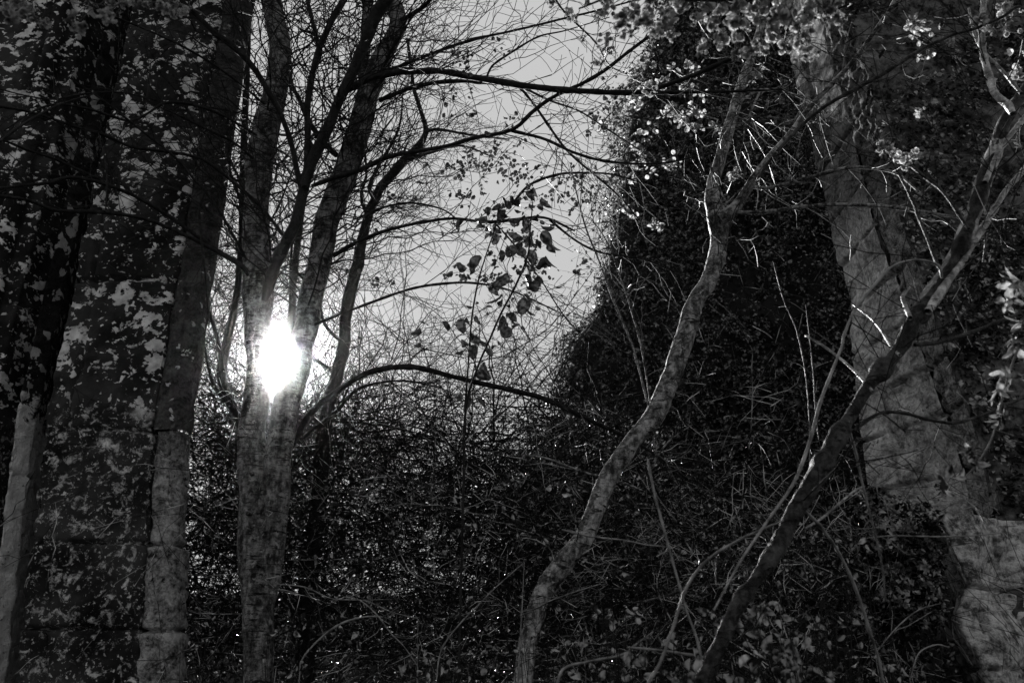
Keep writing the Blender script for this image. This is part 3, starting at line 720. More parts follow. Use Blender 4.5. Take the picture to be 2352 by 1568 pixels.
# second tree, behind the fork: dark rough trunk leaning right
Yb = 7.6
t2 = thing('leaning_tree', tuple(at(712, 1500, Yb)[:2]) + (0,), 'thin dark rough-barked tree leaning right behind the forked tree', 'tree')
mb = MB()
P2, R2 = limb(mb, [(704,1500,44),(708,1400,42),(713,1285,42),(723,1210,40),(738,1085,36),(743,1010,34),(753,935,32),(773,860,30),(788,800,30),(793,750,27),(800,700,28),(810,650,27),(823,600,27),(830,550,23),(843,505,22),(860,460,21),(888,415,22),(928,370,20),(958,340,18),(978,303,13),(968,260,10),(950,200,9),(944,150,8),(935,90,6)], Yb, Yb + .5, sides=16, rough=.22, n_per=9, ground=True)
mb.build('trunk', M['bark_dark'], t2)
br = []
for rows in ([(860,460,9),(850,430,10),(870,380,9),(900,330,7),(920,280,5),(925,210,3)], [(926,372,8),(990,350,6),(1060,335,5),(1130,360,3)],
             [(978,303,8),(1010,298,7),(1080,310,5),(1170,320,3)], [(845,505,7),(830,450,7),(842,400,6),(835,330,5)], [(790,790,9),(750,750,8),(735,700,7),(738,640,6),(745,560,4)],
             [(668,900,14),(664,800,15),(666,760,17),(671,700,18),(677,620,17),(688,530,14),(704,430,10),(715,330,7)], [(775,860,9),(720,820,9),(690,780,8),(672,700,8),(668,620,7),(672,540,5)]):
    b_ = MB(); br.append(limb(b_, rows, Yb + .2, Yb + .4, sides=7, rough=.12, n_per=6)); b_.build('branch', M['bark_dark'], t2)
cr = MB(); rt = np.random.default_rng(5)
shoots(cr, P2[60:], R2[60:], .05, .5, 1.6, .005, 3, .1, 40, 90, rt, 0, None, .13, None, .7)
for P, R in br: shoots(cr, P, R, .08, .3, 1.0, .004, 3, .1, 35, 75, rt, 0, None, .12)
tag(cr.build('twigs', M['twig'], t2), kind='stuff')

# third tree, between the pier and the fork: slim dark stem
Yg = 6.9
t3 = thing('slim_tree', tuple(at(590, 1300, Yg)[:2]) + (0,), 'slim dark tree between the mottled pier and the forked tree', 'tree')
mb = MB()
P3, R3 = limb(mb, [(592,1300,30),(584,1150,28),(568,1030,25),(551,970,23),(530,925,22),(511,870,22),(512,830,22),(522,780,20),(538,710,17),(548,640,15),(553,560,14),(556,470,15),(558,380,15),(562,280,15),(566,180,15),(570,90,14),(573,0,13),(578,-100,10)], Yg, Yg + .3, sides=12, rough=.15, ground=True)
mb.build('trunk', M['bark_dark'], t3)
br = []
for rows in ([(511,850,12),(500,780,10),(478,700,9),(468,620,7),(462,540,5)], [(530,930,10),(490,880,9),(470,800,6),(455,740,5)], [(556,470,7),(530,400,7),(520,330,6),(490,240,4)]):
    b_ = MB(); br.append(limb(b_, rows, Yg, Yg + .4, sides=7, n_per=6)); b_.build('branch', M['bark_dark'], t3)
cr = MB(); rt = np.random.default_rng(6)
shoots(cr, P3[30:], R3[30:], .04, .4, 1.3, .0045, 3, .1, 40, 90, rt, 0, None, .12, None, .7)
for P, R in br: shoots(cr, P, R, .06, .3, .8, .004, 3, .1, 35, 75, rt, 0, None, .1)
tag(cr.build('twigs', M['twig'], t3), kind='stuff')
Pg = []
lv = MB(); k = rng.integers(30, len(P3), 900); pp = P3[k] + rng.normal(0, .38, (900, 3)); pp = pp[pp[:, 2] < 4.3]
leaves(lv, pp, np.tile([0, -.4, .6], (len(pp), 1)), rng.uniform(.03, .08, len(pp)), .4, .9, .45, .3)
tag(lv.build('leaves', M['bramble_leaf'], t3, False), kind='stuff')

# ------------------------------------------------------------------ curved sapling with blossom sprays
YS = 5.0
sap = thing('curved_sapling', tuple(at(1200, 1568, YS)[:2]) + (0,), 'slender pale-barked sapling curving up to the right in front of the ivy tower', 'tree')
mb = MB()
PS, RS_ = limb(mb, [(1200,1568,45),(1208,1484,46),(1226,1409,41),(1246,1359,47),(1291,1294,53),(1336,1234,48),(1361,1184,46),(1386,1124,45),(1416,1064,43),(1456,1004,43),(1498,962,48),(1528,905,46),(1553,845,45),(1571,784,45),(1582,745,44),(1601,690,44),(1626,650,43),(1644,600,43),(1651,550,43),(1646,500,52),(1636,465,38),(1642,410,31),(1656,360,29),(1671,300,28),(1686,250,26),(1701,200,24),(1716,160,22),(1731,120,20),(1748,60,16),(1768,-20,13),(1790,-120,9)], YS, YS + .5, sides=26, rough=.12, n_per=9, ground=True, lump=.09, wf=.93, lfreq=8.0)
mb.build('trunk', M['bark_cherry'], sap)
SB = {
 'S1': [(1655,505,34),(1672,492,30),(1696,465,26),(1721,425,22),(1764,368,18),(1814,310,16),(1864,243,12),(1914,190,11),(1964,135,10),(2004,80,10),(2039,30,9),(2070,-30,8)],
 'S2': [(1650,490,14),(1690,488,10),(1764,485,9),(1839,475,9),(1939,470,10),(2039,475,9),(2114,485,8),(2189,497,6),(2290,500,4)],
 'S3': [(1712,430,7),(1730,430,7),(1764,432,8),(1814,420,8),(1889,400,8),(1954,385,8),(2014,388,7),(2064,402,6),(2110,440,4)],
 'S5': [(1690,245,5),(1712,225,6),(1745,208,7),(1775,208,8),(1800,212,7),(1860,230,5),(1900,260,3)],
 'S6': [(1745,212,5),(1728,250,5),(1712,290,4),(1706,330,3),(1690,400,2)],
 'S7': [(1490,936,5),(1462,825,5),(1446,775,5),(1411,695,5),(1376,600,4),(1346,525,4),(1326,450,3),(1310,380,2)],
 'S8': [(1494,930,4),(1481,840,4),(1469,780,4),(1446,700,4),(1421,625,3),(1391,550,3),(1356,500,2)],
 'S9': [(1410,1092,5),(1376,1092,6),(1341,1084,5),(1301,1069,5),(1251,1051,4),(1186,1044,3)],
 'S10': [(1420,1106,6),(1450,1115,5),(1481,1129,4)],
 'S11': [(1500,968,6),(1500,1000,5),(1507,1050,4),(1500,1075,3)],
 'S12': [(1502,1060,4),(1530,1020,4),(1560,995,3),(1590,975,2)],
 'S13': [(1640,430,6),(1634,385,5),(1655,440,5),(1672,470,4)],
}
for k, rows in SB.items():
    stem(k, rows, YS + .2, YS - (.6 if k in ('S1', 'S2', 'S3') else -.2), sides=9, mat='bark_cherry', rough=.1, parent=sap)
rt = np.random.default_rng(31); cr = MB()
for k in SB: P, R = stems[k]; shoots(cr, P, R, .10, .12, .8, .003, 2, .1, 30, 65, rt, .1, None, .09)
P, R = upper(PS, RS_, 620); shoots(cr, P, R, .09, .3, 1.1, .004, 3, .1, 40, 80, rt, 0, None, .13)
tag(cr.build('twigs', M['twig_mid'], sap), kind='stuff')

def flower(mb, c, r, rg, petals=5, rings=1, curl=.5, ruff=.18):
    """cupped blossom facing a random way, each petal a small curved fan"""
    n = rg.normal(0, 1, 3) + np.array([0, -.3, -.4]); n /= np.linalg.norm(n)
    a = np.cross(n, [.3, .5, .8]); a /= np.linalg.norm(a); b = np.cross(n, a)
    for q in range(rings):
        rr = r * (1 - .22 * q); cu = curl + .35 * q; off = rg.uniform(0, 6)
        for p in range(petals):
            th = off + p * 2 * math.pi / petals; hw = math.pi / petals * 1.15
            V = []
            for i_, t in enumerate((0.12, .5, .85, 1.0)):
                for j_ in (-1, 0, 1):
                    w = hw * j_ * (1.0, 1.0, .9, .55)[i_]
                    h = cu * t * t * rr + ruff * rr * rg.normal() * t * .5
                    rad = rr * t * (1 - .10 * (j_ == 0) * (i_ == 3)) * math.cos(cu * .5)
                    V.append(c + (a * math.cos(th + w) + b * math.sin(th + w)) * rad + n * h)
            f = [(i_ * 3 + j_, i_ * 3 + j_ + 1, i_ * 3 + j_ + 4, i_ * 3 + j_ + 3) for i_ in range(3) for j_ in range(2)]
            mb.add(V, f)
rf = np.random.default_rng(41)
POOL = {}
def spray(pts, Y0, Y1, n, r, spread, parent, pname='blossom_spray', mat='petal', stemw=3, rings=1, density_end=1.0):
    """flowers bunched along a traced twig"""
    if parent.name not in POOL: POOL[parent.name] = (parent, MB(), MB())
    _, tw, fm = POOL[parent.name]
    P, R = limb(tw, [(x, y, stemw) for x, y in pts], Y0, Y1, sides=5, rough=.1, n_per=6)
    nb = max(3, n // 4)
    ks = rf.uniform(.02, .999, nb)
    for k in range(n):
        s = ks[k % nb] * (len(P) - 1); i_ = int(s); p = P[i_]
        sp = spread * depth(p) / F
        c = p + rf.normal(0, .5, 3) * sp * np.array([1, .8, 1])
        flower(fm, c, r * depth(p) / F * rf.uniform(.65, 1.15), rf, 5, rings, rf.uniform(.3, .9))
        tw.tube(np.array([p, (p + c) / 2 + [0, 0, -.002], c]), .0009, 3, cap=False)
    return P
sapb = [
 ([(1640,225),(1590,205),(1540,195),(1480,215),(1440,235)], 46, 8, 20), ([(1660,290),(1620,293),(1580,288),(1560,270)], 34, 8, 12),
 ([(1560,235),(1540,255),(1500,285),(1470,310)], 30, 8, 18), ([(1430,230),(1410,255),(1390,275),(1380,300)], 34, 7, 24),
 ([(1560,370),(1520,378),(1480,400),(1440,420)], 26, 7, 16), ([(1500,310),(1480,345),(1450,385)], 26, 7, 22), ([(1425,470),(1460,495),(1500,515),(1540,530)], 46, 7, 9),
 ([(1690,395),(1680,420),(1670,445)], 12, 8, 12), ([(1745,165),(1720,185),(1690,195),(1660,190)], 14, 9, 14), ([(1600,155),(1570,175),(1540,160),(1500,170)], 22, 8, 20),
 ([(1400,300),(1440,330),(1470,345),(1480,370)], 22, 7, 22), ([(1580,240),(1610,260),(1650,275)], 16, 8, 14),
]
for pts, n, r, sp in sapb: spray(pts, YS + .3, YS + .7, n, r, sp, sap)
# ------------------------------------------------------------------ near leaning tree on the right, blurred, rim-lit
YR = 3.1
near = thing('crooked_tree', tuple(at(1640, 1568, YR)[:2]) + (0,), 'close dark knobbly tree leaning steeply right with bright-edged upper limbs', 'tree')
mb = MB()
PR, RR_ = limb(mb, [(1616,1568,60),(1651,1484,57),(1686,1409,60),(1726,1344,60),(1774,1274,56),(1809,1209,56),(1854,1129,60),(1894,1064,64),(1929,994,62),(1964,944,58),(1999,884,60),(2044,824,62),(2074,784,66),(2094,740,68),(2134,690,60),(2174,635,54),(2204,570,48),(2224,520,44),(2244,465,46),(2264,400,46),(2284,345,40),(2301,290,38),(2325,250,36),(2356,205,32),(2400,140,28),(2460,40,24),(2520,-60,20)], YR, YR + .2, sides=26, rough=.26, n_per=9, ground=True, lump=.36, wf=.56, lfreq=12.0)
mb.build('trunk', M['bark_near'], near)
mb = MB()
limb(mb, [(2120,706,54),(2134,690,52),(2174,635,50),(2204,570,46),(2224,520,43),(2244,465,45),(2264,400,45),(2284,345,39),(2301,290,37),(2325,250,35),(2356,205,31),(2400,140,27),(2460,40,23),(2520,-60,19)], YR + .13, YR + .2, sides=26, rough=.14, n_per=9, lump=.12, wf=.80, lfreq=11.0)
mb.build('upper_trunk', M['bark_limb'], near)  # pale sleeve over the trunk, rim highlight put into its colour
RBN = {
 'R2': [(2130,715,24),(2165,665,24),(2204,610,20),(2244,545,18),(2279,490,18),(2314,435,17),(2356,385,16),(2420,290,14),(2500,180,10)],
 'R3': [(2262,420,14),(2290,355,14),(2329,300,14),(2356,265,13),(2420,190,12)],
 'R4': [(2325,262,22),(2312,240,20),(2284,215,20),(2268,165,20),(2256,110,19),(2256,50,17),(2260,0,15),(2262,-60,13)],
 'R5': [(2345,215,9),(2304,165,9),(2264,125,8),(2240,85,8),(2225,20,6)],
 'R6': [(2225,525,9),(2210,505,9),(2164,440,8),(2114,400,8),(2064,360,7),(2010,350,4)],
 'R7': [(2156,615,9),(2110,500,9),(2098,465,9),(2066,402,8)],
 'R8': [(2164,640,9),(2156,612,10),(2129,600,10),(2089,598,9),(2044,615,9),(2004,660,10),(1964,710,10),(1939,770,10),(1934,794,9),(1909,859,11),(1884,924,12),(1864,999,12),(1839,1074,12),(1814,1124,11),(1764,1194,10),(1700,1290,8),(1640,1400,7)],
 'R9': [(2100,792,12),(2164,784,11),(2239,760,10),(2304,735,10),(2352,715,9),(2430,690,7)],
 'R10': [(1962,990,12),(1979,974,11),(2024,949,10),(2074,949,9),(2134,964,9),(2194,971,9),(2254,954,8),(2314,929,8),(2370,905,7)],
 'R11': [(2400,150,10),(2352,20,10),(2300,40,10),(2240,66,11),(2189,80,12),(2114,115,13),(2044,160,14),(1974,200,14),(1899,242,14),(1839,290,13),(1779,355,12),(1740,410,8)],
 'R12': [(2264,535,5),(2262,570,5),(2258,600,4)],
 'R13': [(2090,730,14),(2078,700,12),(2074,680,10),(2090,660,6)],
 'R14': [(1949,965,9),(1950,985,9),(1964,1034,9),(1979,1104,8),(1999,1184,7),(2019,1264,7),(2029,1324,6),(2034,1379,4)],
 'R15': [(1846,1168,9),(1865,1188,11),(1889,1214,11),(1924,1264,10),(1954,1324,11),(1979,1389,11),(1999,1454,11),(2019,1514,10),(2029,1568,10),(2040,1640,9)],
 'R16': [(1849,1214,6),(1889,1189,7),(1929,1154,6),(1964,1126,6),(1984,1116,4)],
 'R17': [(2005,900,10),(1960,850,9),(1900,800,7),(1850,770,5)],
 'R18': [(2066,815,9),(2050,800,8),(2010,740,7),(1960,700,5)],
}
for k, rows in RBN.items():
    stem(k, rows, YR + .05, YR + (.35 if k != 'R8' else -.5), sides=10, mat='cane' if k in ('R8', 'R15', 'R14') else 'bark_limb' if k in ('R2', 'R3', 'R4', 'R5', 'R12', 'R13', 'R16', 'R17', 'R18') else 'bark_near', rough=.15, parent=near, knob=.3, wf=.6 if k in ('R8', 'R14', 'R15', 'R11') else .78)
rt = np.random.default_rng(35); cr = MB()
for k in RBN:
    P, R = stems[k]
    if k not in ('R8', 'R15', 'R14', 'R16'): shoots(cr, P, R, .09, .10, .9, .0026, 2, .1, 35, 70, rt, .1, None, .1)
shoots(cr, PR[40:], RR_[40:], .18, .08, .5, .003, 2, .1, 40, 80, rt, 0, None, .1)
tag(cr.build('twigs', M['twig'], near), kind='stuff')
nb = [([(2015,335),(2050,345),(2080,355),(2110,360),(2130,350)], 46, 8, 16, 2), ([(2100,55),(2120,60),(2135,70),(2060,90)], 26, 9, 20, 1), ([(2250,50),(2290,60),(2330,75),(2360,70)], 36, 10, 24, 2),
      ([(2180,100),(2120,130),(2060,150)], 12, 8, 12, 1), ([(2350,90),(2340,140),(2330,180)], 14, 10, 16, 1), ([(2090,245),(2120,260),(2140,290)], 12, 7, 14, 1), ([(2060,365),(2075,372),(2085,380)], 16, 9, 14, 2), ([(2280,10),(2310,20),(2350,20)], 18, 11, 20, 2)]
for pts, n, r, sp, rg_ in nb: spray(pts, YR + .1, YR + .4, n, r, sp, near, rings=rg_)

for par, tw_, fm_ in POOL.values():
    tag(tw_.build('blossom_twigs', M['twig_mid'], par), kind='stuff'); tag(fm_.build('blossoms', M['petal'], par), kind='stuff')

# ------------------------------------------------------------------ overhanging blossom boughs, very close, out of focus (their trees stand outside the frame)
def bough(label, name, rows, Y0, Y1, pom, cl, group=None):
    th = thing(name, tuple(at(rows[0][0], rows[0][1], Y0)), label, 'branch', group or 'blossom boughs hanging in from above')
    b_ = MB(); P, R = limb(b_, rows, Y0, Y1, sides=9, rough=.12, n_per=6, knob=.3); b_.build('bough', M['bark_near'], th)
    fm = MB(); tw = MB()
    for (x, y, r) in pom:
        Yp = Y0 + (Y1 - Y0) * .5 + rf.uniform(-.25, .25); c = at(x, y, Yp); rad = r * depth(c) / F
        j = int(np.argmin(np.linalg.norm(P - c, axis=1)))
        tw.tube(arc(P[j], c - P[j], float(np.linalg.norm(c - P[j])), 6, 0, .1), .0016, 4, cap=False)
        for q in range(cl):
            d = rf.normal(0, 1, 3); d /= np.linalg.norm(d)
            flower(fm, c + d * rad * rf.uniform(.3, .95), rad * rf.uniform(.26, .44), rf, 5, 2, rf.uniform(.3, .9), .3)
    tag(tw.build('blossom_stalks', M['bark_near'], th), kind='stuff'); tag(fm.build('blossoms', M['petal'], th), kind='stuff')
    return th
bough('blurred double-blossom bough hanging in at top centre before the ivy tower', 'blossom_bough',
      [(1960,-130,16),(1850,-60,14),(1760,-20,12),(1650,0,10),(1540,-5,8),(1420,-10,6),(1330,20,4)], 2.3, 2.6,
      [(1845,45,36),(1872,18,34),(1850,128,24),(1835,80,26),(1790,30,34),(1775,75,30),(1738,20,34),(1745,110,22),(1700,60,34),(1672,25,34),(1655,92,26),(1640,55,26),(1625,20,24),(1612,108,18),(1690,125,16),(1718,118,18),
       (1560,10,26),(1530,45,26),(1500,20,28),(1480,55,24),(1455,25,28),(1425,45,26),(1400,15,24),(1440,75,20),(1510,75,20),(1545,80,16),(1375,35,14),(1320,75,0),(1905,10,26),(1920,45,20),(1810,105,22),(1600,40,20)], 17)
bough('blurred blossom twig with dark clusters against the sky at top centre', 'blossom_bough',
      [(1240,-60,6),(1290,20,5),(1330,60,5),(1370,100,4),(1400,150,3),(1440,170,3)], 3.2, 3.4,
      [(1310,30,16),(1320,42,12),(1390,100,22),(1400,118,14),(1366,145,12),(1378,140,12),(1452,50,10),(1462,62,10),(1480,140,16),(1492,205,20),(1500,198,14),(1500,150,10),(1270,5,14),(1340,90,8),(1455,160,9),(1350,5,10)], 12)
bough('blurred blossom bough dipping into the top left corner before the mottled pier', 'blossom_bough',
      [(-60,-90,14),(40,-40,12),(150,-20,10),(260,-10,9),(360,0,7),(440,20,5)], 2.5, 2.6,
      [(178,62,16),(188,75,10),(160,45,12),(166,30,12),(245,40,20),(232,28,12),(60,20,24),(75,40,14),(40,5,20),(255,5,16),(285,5,16),(350,8,18),(375,15,18),(400,15,14),(330,5,12),(425,20,12),(305,8,8),(520,60,8),(185,68,18),(250,36,18),(100,55,16),(395,30,20),(30,30,26)], 22)

# dark flower and bud clusters against the sky on the forked tree's right-hand branches
bt = MB(); rb = np.random.default_rng(51)
def clus(cx, cy, sx, sy, n, r=6.5, Y=5.1):
    for _ in range(n):
        x = rb.normal(cx, sx); y = rb.normal(cy, sy); c = at(x, y, Y + rb.normal(0, .25))
        for q in range(rb.integers(2, 6)):
            flower(bt, c + rb.normal(0, 1, 3) * r * .7 * depth(c) / F, r * rb.uniform(.5, .9) * depth(c) / F, rb, 5, 1, rb.uniform(.3, 1.0), .3)
for a_ in ((1050,125,18,8,6), (1055,155,18,10,7), (1045,225,25,25,8), (1150,110,14,14,4), (1190,280,20,20,4), (1100,370,40,22,16), (1140,385,50,22,20), (1180,345,22,16,8), (1060,380,25,20,10), (1065,450,22,10,9), (980,430,35,25,6), (1200,400,30,14,8),
           (1260,425,40,14,10), (1310,440,10,26,9), (1345,460,10,16,7), (1290,400,60,10,8), (1210,560,25,20,10), (1160,600,30,25,12), (1230,600,22,16,8), (1130,640,40,16,10), (1200,655,30,20,8), (1080,640,22,10,6), (1020,530,20,12,5), (1150,500,50,20,8), (1250,620,14,14,5), (1190,700,16,14,5), (1340,600,14,8,3), (900,430,40,60,6), (860,620,40,40,6), (1115,530,14,8,3), (1330,625,8,5,2),(1400,215,20,25,10),(1380,265,20,20,10)):
    clus(*a_)
tag(bt.build('buds', M['bud'], tree), kind='stuff')

# ------------------------------------------------------------------ leafy bramble stems hanging before the sky
def big_leaf(mb, c, d, L, rg, wid=.62):
    """oval leaf with a folded midrib, wavy edge and drooping tip"""
    d = d / np.linalg.norm(d); s_ = np.cross(d, rg.normal(0, 1, 3) + np.array([0, 1.2, 0])); s_ /= np.linalg.norm(s_); n = np.cross(s_, d)
    V = []; m_ = 8
    for i_ in range(m_ + 1):
        t = i_ / m_; w = wid * .5 * L * (math.sin(math.pi * t ** .8) ** .75 if 0 < t < 1 else 0.01)
        bend = -.25 * L * t * t
        for j_, k_ in ((-1, 1.0), (-.5, .55), (0, 0), (.5, .55), (1, 1.0)):
            V.append(c + d * L * t + s_ * w * j_ + n * (abs(j_) * w * .45 + bend + .02 * L * rg.normal() * abs(j_)))
    mb.add(V, [(a * 5 + b, a * 5 + b + 1, a * 5 + b + 6, a * 5 + b + 5) for a in range(m_) for b in range(4)])
YL = 4.9
hang = thing('leafy_bramble', tuple(at(1060, 1100, YL)[:2]) + (0,), 'tall bramble shoot with large dark oval leaves hanging against the sky', 'bramble')
b_ = MB()
HP = []
for rows in ([(1060,1300,6),(1065,1100,6),(1070,938,6),(1097,844,5),(1122,785,5),(1150,722,5),(1184,656,5),(1212,586,4),(1219,517,3),(1225,450,2)], [(1068,1000,5),(1070,917,5),(1075,847,4),(1083,736,4),(1097,653,4),(1115,590,3),(1136,527,3),(1150,470,2)]):
    HP.append(limb(b_, rows, YL, YL, sides=6, ground=rows[0][1] > 1200))
ll = MB(); rl = np.random.default_rng(61)
LV = [(900,210,90),(865,235,60),(512,255,60),(570,235,65),(605,275,90),(625,190,60),(650,220,80),(690,195,70),(720,215,80),(470,315,90),(455,340,70),(800,160,70),(790,235,90),(830,305,110),(700,320,80),(775,350,80),(905,370,90),(905,440,100),(530,395,80),(570,445,70),(690,420,90),(715,450,70),(790,465,80),(670,530,110),(740,530,90),(720,485,60),(810,565,90),(880,600,80),(925,600,90),(820,650,80),(785,720,90),(825,760,90),(850,720,90),(600,720,120),(335,625,90),(430,600,110),(560,850,90),(515,895,80),(600,860,70),(750,890,120),(800,930,60),(660,940,60),(605,1000,90),(640,1060,110),(695,1020,60),(345,1020,100),(385,990,60),(440,1110,80),(490,1150,110),(420,1190,100),(500,1310,110),(480,1340,90),(40,1060,80),(45,1150,80),(100,1000,70),(240,1010,70),(380,1520,80),(475,1520,80),(330,1490,60)]
LV += [(x + rl.normal(0, 55), y + rl.normal(0, 55), L * rl.uniform(.35, .7)) for x, y, L in LV[:50] * 2]
allP = np.vstack([HP[0][0], HP[1][0]])
for x, y, L in LV:
    c = at(940.8 + x * .3479, 395.1 + y * .3479, YL + rl.uniform(-.1, .1)); Lw = L * .3479 * 1.25 * depth(c) / F
    j = int(np.argmin(np.linalg.norm(allP - c, axis=1) + (allP[:, 2] > c[2] + .1) * .2)); d = c - allP[j]
    d = d / (np.linalg.norm(d) + 1e-6) * .6 + rl.normal(0, .5, 3) + np.array([0, 0, -.7]); d /= np.linalg.norm(d)
    big_leaf(ll, c - d * Lw * .5, d, Lw, rl)
    b_.tube(arc(allP[j], c - d * Lw * .5 - allP[j], float(np.linalg.norm(c - d * Lw * .5 - allP[j])), 6, 0, .1), .0011, 3, cap=False)
b_.build('stem', M['twig'], hang); ll.build('leaves', M['hang_leaf'], hang)

# compound-leaved sprig at the right edge
spg = thing('leafy_sprig', tuple(at(2360, 740, 3.0)), 'drooping sprig of small pale pointed leaves at the right edge before the stained wall', 'sprig')
b_ = MB(); P, R = limb(b_, [(2400,640,6),(2350,770,6),(2319,854,5),(2299,929,5),(2279,1004,4),(2244,1064,4),(2204,1104,4),(2154,1114,3)], 3.0, 3.1, sides=6)
ll = MB()
for cx, cy, n, L in ((2318,868,9,30), (2292,895,8,28), (2296,955,9,26), (2228,1036,9,26), (2165,1106,6,32), (2240,1062,5,24), (2345,650,8,40), (2335,780,12,40), (2350,740,9,36), (2205,1095,3,20), (2315,690,7,34), (2330,1000,0,0)):
    c = at(cx, cy, 3.03); j = int(np.argmin(np.linalg.norm(P - c, axis=1)))
    b_.tube(np.array([P[j], (P[j] + c) / 2, c]), .0012, 3, cap=False)
    for q in range(n):
        d = rl.normal(0, 1, 3) + np.array([-.1, -.2, -.5]); Lw = 1.45 * L * rl.uniform(.6, 1.1) * depth(c) / F
        big_leaf(ll, c + rl.normal(0, .006, 3), d, Lw, rl, .42)
b_.build('stem', M['cane'], spg); ll.build('leaves', M['fresh_leaf'], spg)

# ------------------------------------------------------------------ single canes and dead stems crossing the foreground
G = 'bare canes crossing the undergrowth'
canes = [
 ('pale dead cane leaning right below the middle of the curved sapling', [(1488,1055,8),(1501,1124,9),(1521,1199,9),(1541,1274,9),(1561,1344,9),(1581,1414,9),(1601,1469,9),(1620,1560,9)], 3.4, 3.4),
 ('blurred arching cane crossing before the foot of the near leaning tree', [(1800,1195,5),(1750,1215,8),(1686,1245,9),(1620,1290,10),(1576,1350,11),(1546,1440,11),(1516,1520,12),(1488,1568,13),(1470,1620,13)], 2.9, 2.8),
 ('thin cane crossing the curved sapling at its lower bend', [(1290,1215,4),(1321,1224,7),(1376,1234,7),(1436,1241,7),(1486,1251,6),(1526,1254,4)], 4.7, 4.7),
 ('pale bent cane near the ground right of the forked trunk', [(690,1520,5),(708,1494,6),(748,1454,7),(788,1429,7),(838,1416,6),(880,1416,4)], 4.9, 5.1),
 ('thin straight stalk slanting down right in the lower middle', [(790,1370,3),(828,1379,4),(868,1414,5),(898,1454,5),(928,1484,4),(960,1530,3)], 5.0, 5.0),
 ('long thin stalk rising right across the lower middle', [(1000,1600,5),(1003,1568,5),(1008,1514,5),(1023,1474,5),(1063,1424,5),(1093,1394,4),(1138,1349,4),(1200,1295,3)], 4.6, 4.8),
 ('thin stalk lying level across the forked trunk foot', [(630,1340,3),(700,1348,4),(763,1374,4),(838,1379,4),(898,1404,3),(960,1420,2)], 5.0, 5.2),
 ('knotted twig crossing the foot of the curved sapling', [(1196,1404,3),(1226,1398,4),(1258,1382,5),(1316,1360,4),(1380,1340,3)], 4.8, 4.8),
 ('mossy fallen cane at the bottom middle, lower of two', [(1276,1580,9),(1296,1534,9),(1351,1519,9),(1426,1504,9),(1461,1479,8),(1500,1450,5)], 3.6, 3.7),
 ('mossy fallen cane lying level at the bottom right of centre', [(1440,1486,7),(1526,1494,9),(1616,1509,9),(1680,1520,7)], 3.5, 3.5),
 ('upright thin stalk just left of the curved sapling foot', [(1190,1568,4),(1196,1449,5),(1200,1380,4),(1204,1290,3)], 4.6, 4.6),
 ('two-pronged dry stalk standing before the dark ivy', [(1860,1080,3),(1858,960,4),(1850,860,4),(1830,760,4),(1800,690,3),(1775,600,2)], 5.2, 5.3),
 ('wavy dry stalk standing left of the pale wall corner', [(1880,1010,3),(1872,930,4),(1868,860,4),(1862,800,3),(1850,700,2)], 5.0, 5.1),
 ('broken cane slanting right at the lower right corner', [(2010,1500,3),(2060,1440,4),(2110,1400,4),(2160,1385,3)], 4.0, 4.1),
 ('curved dry stem at the bottom right below the broken blocks', [(2090,1560,4),(2110,1500,5),(2150,1480,5),(2180,1486,3)], 3.8, 3.8),
 ('thin level stem before the foot of the near leaning tree', [(1990,1235,3),(2050,1230,5),(2140,1232,5),(2220,1230,5),(2300,1224,3)], 3.4, 3.5),
]
rt = np.random.default_rng(71)
for lab, rows, y0, y1 in canes:
    o_ = MB(); P, R = limb(o_, rows, y0, y1, sides=8, rough=.15, n_per=7, knob=.35, wf=.62, lump=.2, lfreq=20.0)
    if rows[0][1] > 1300 or rows[-1][1] > 1460:      # rooted: carry the low end to the soil
        e = 0 if rows[0][1] > rows[-1][1] else -1
        q = P[e].copy(); q[2] = -.1; q[0] += .05; o_.tube(np.linspace(P[e], q, 5), R[e], 6)
    shoots(o_, P, R, .16, .05, .22, .0018, 1, .1, 30, 70, rt, .1)
    c_ = o_.build('cane', M['cane'])
    tag(c_, lab, 'cane', G)

# ------------------------------------------------------------------ thickets: what nobody could count
rk = np.random.default_rng(81)
def tangle(mb, n, xr_, yr_, top, L, r, lev=2, up=-.15, zlo=0.0, sub=.16, pw=1.0, upd=1.0):
    for _ in range(n):
        y = rk.uniform(*yr_); px = rk.uniform(*xr_); x = at(px, 1200, y)[0]
        g0 = float(terrain(x, y)); zt_ = z_at(top(px), y) if callable(top) else top
        if zt_ < g0: continue
        z = g0 + (zt_ - g0) * rk.uniform(zlo, 1) ** pw
        d = np.array([rk.normal(0, 1), rk.normal(0, .6), abs(rk.normal(0, .7)) * upd]); LL = rk.uniform(*L)
        Q = arc(np.array([x, y, z]), d, LL, 9, up, .5, rk)
        if not clear(Q, 45): continue
        RR = np.linspace(r * rk.uniform(.4, 1.3), .0032 if r > .005 else .0014, 9)
        mb.tube(Q, RR, 3, cap=False)
        if lev > 1: shoots(mb, Q, RR, sub, LL * .12, LL * .4, r * .5, lev - 1, up * .4, 30, 75, rk, .1, None, sub)
TOP = np.array([(380, 880), (560, 900), (700, 960), (800, 930), (900, 960), (1000, 1000), (1100, 1000), (1180, 960), (1260, 930), (1300, 940), (1420, 960), (1600, 1010), (1800, 1060), (2000, 1150), (2200, 1300)])
top = lambda px: float(np.interp(px, TOP[:, 0], TOP[:, 1]))
th = MB()
tangle(th, 1050, (380, 1350), (8.0, 13), top, (.9, 2.8), .013, 3, -.25, .30, .27, .8)
tangle(th, 260, (400, 1350), (7.4, 9.0), lambda p: top(p) + 110, (.6, 1.8), .008, 3, -.3, .45, .20, .9)
tangle(th, 260, (380, 1300), (8.5, 12), lambda p: top(p) - 190, (.8, 2.0), .007, 3, .0, .5, .22)
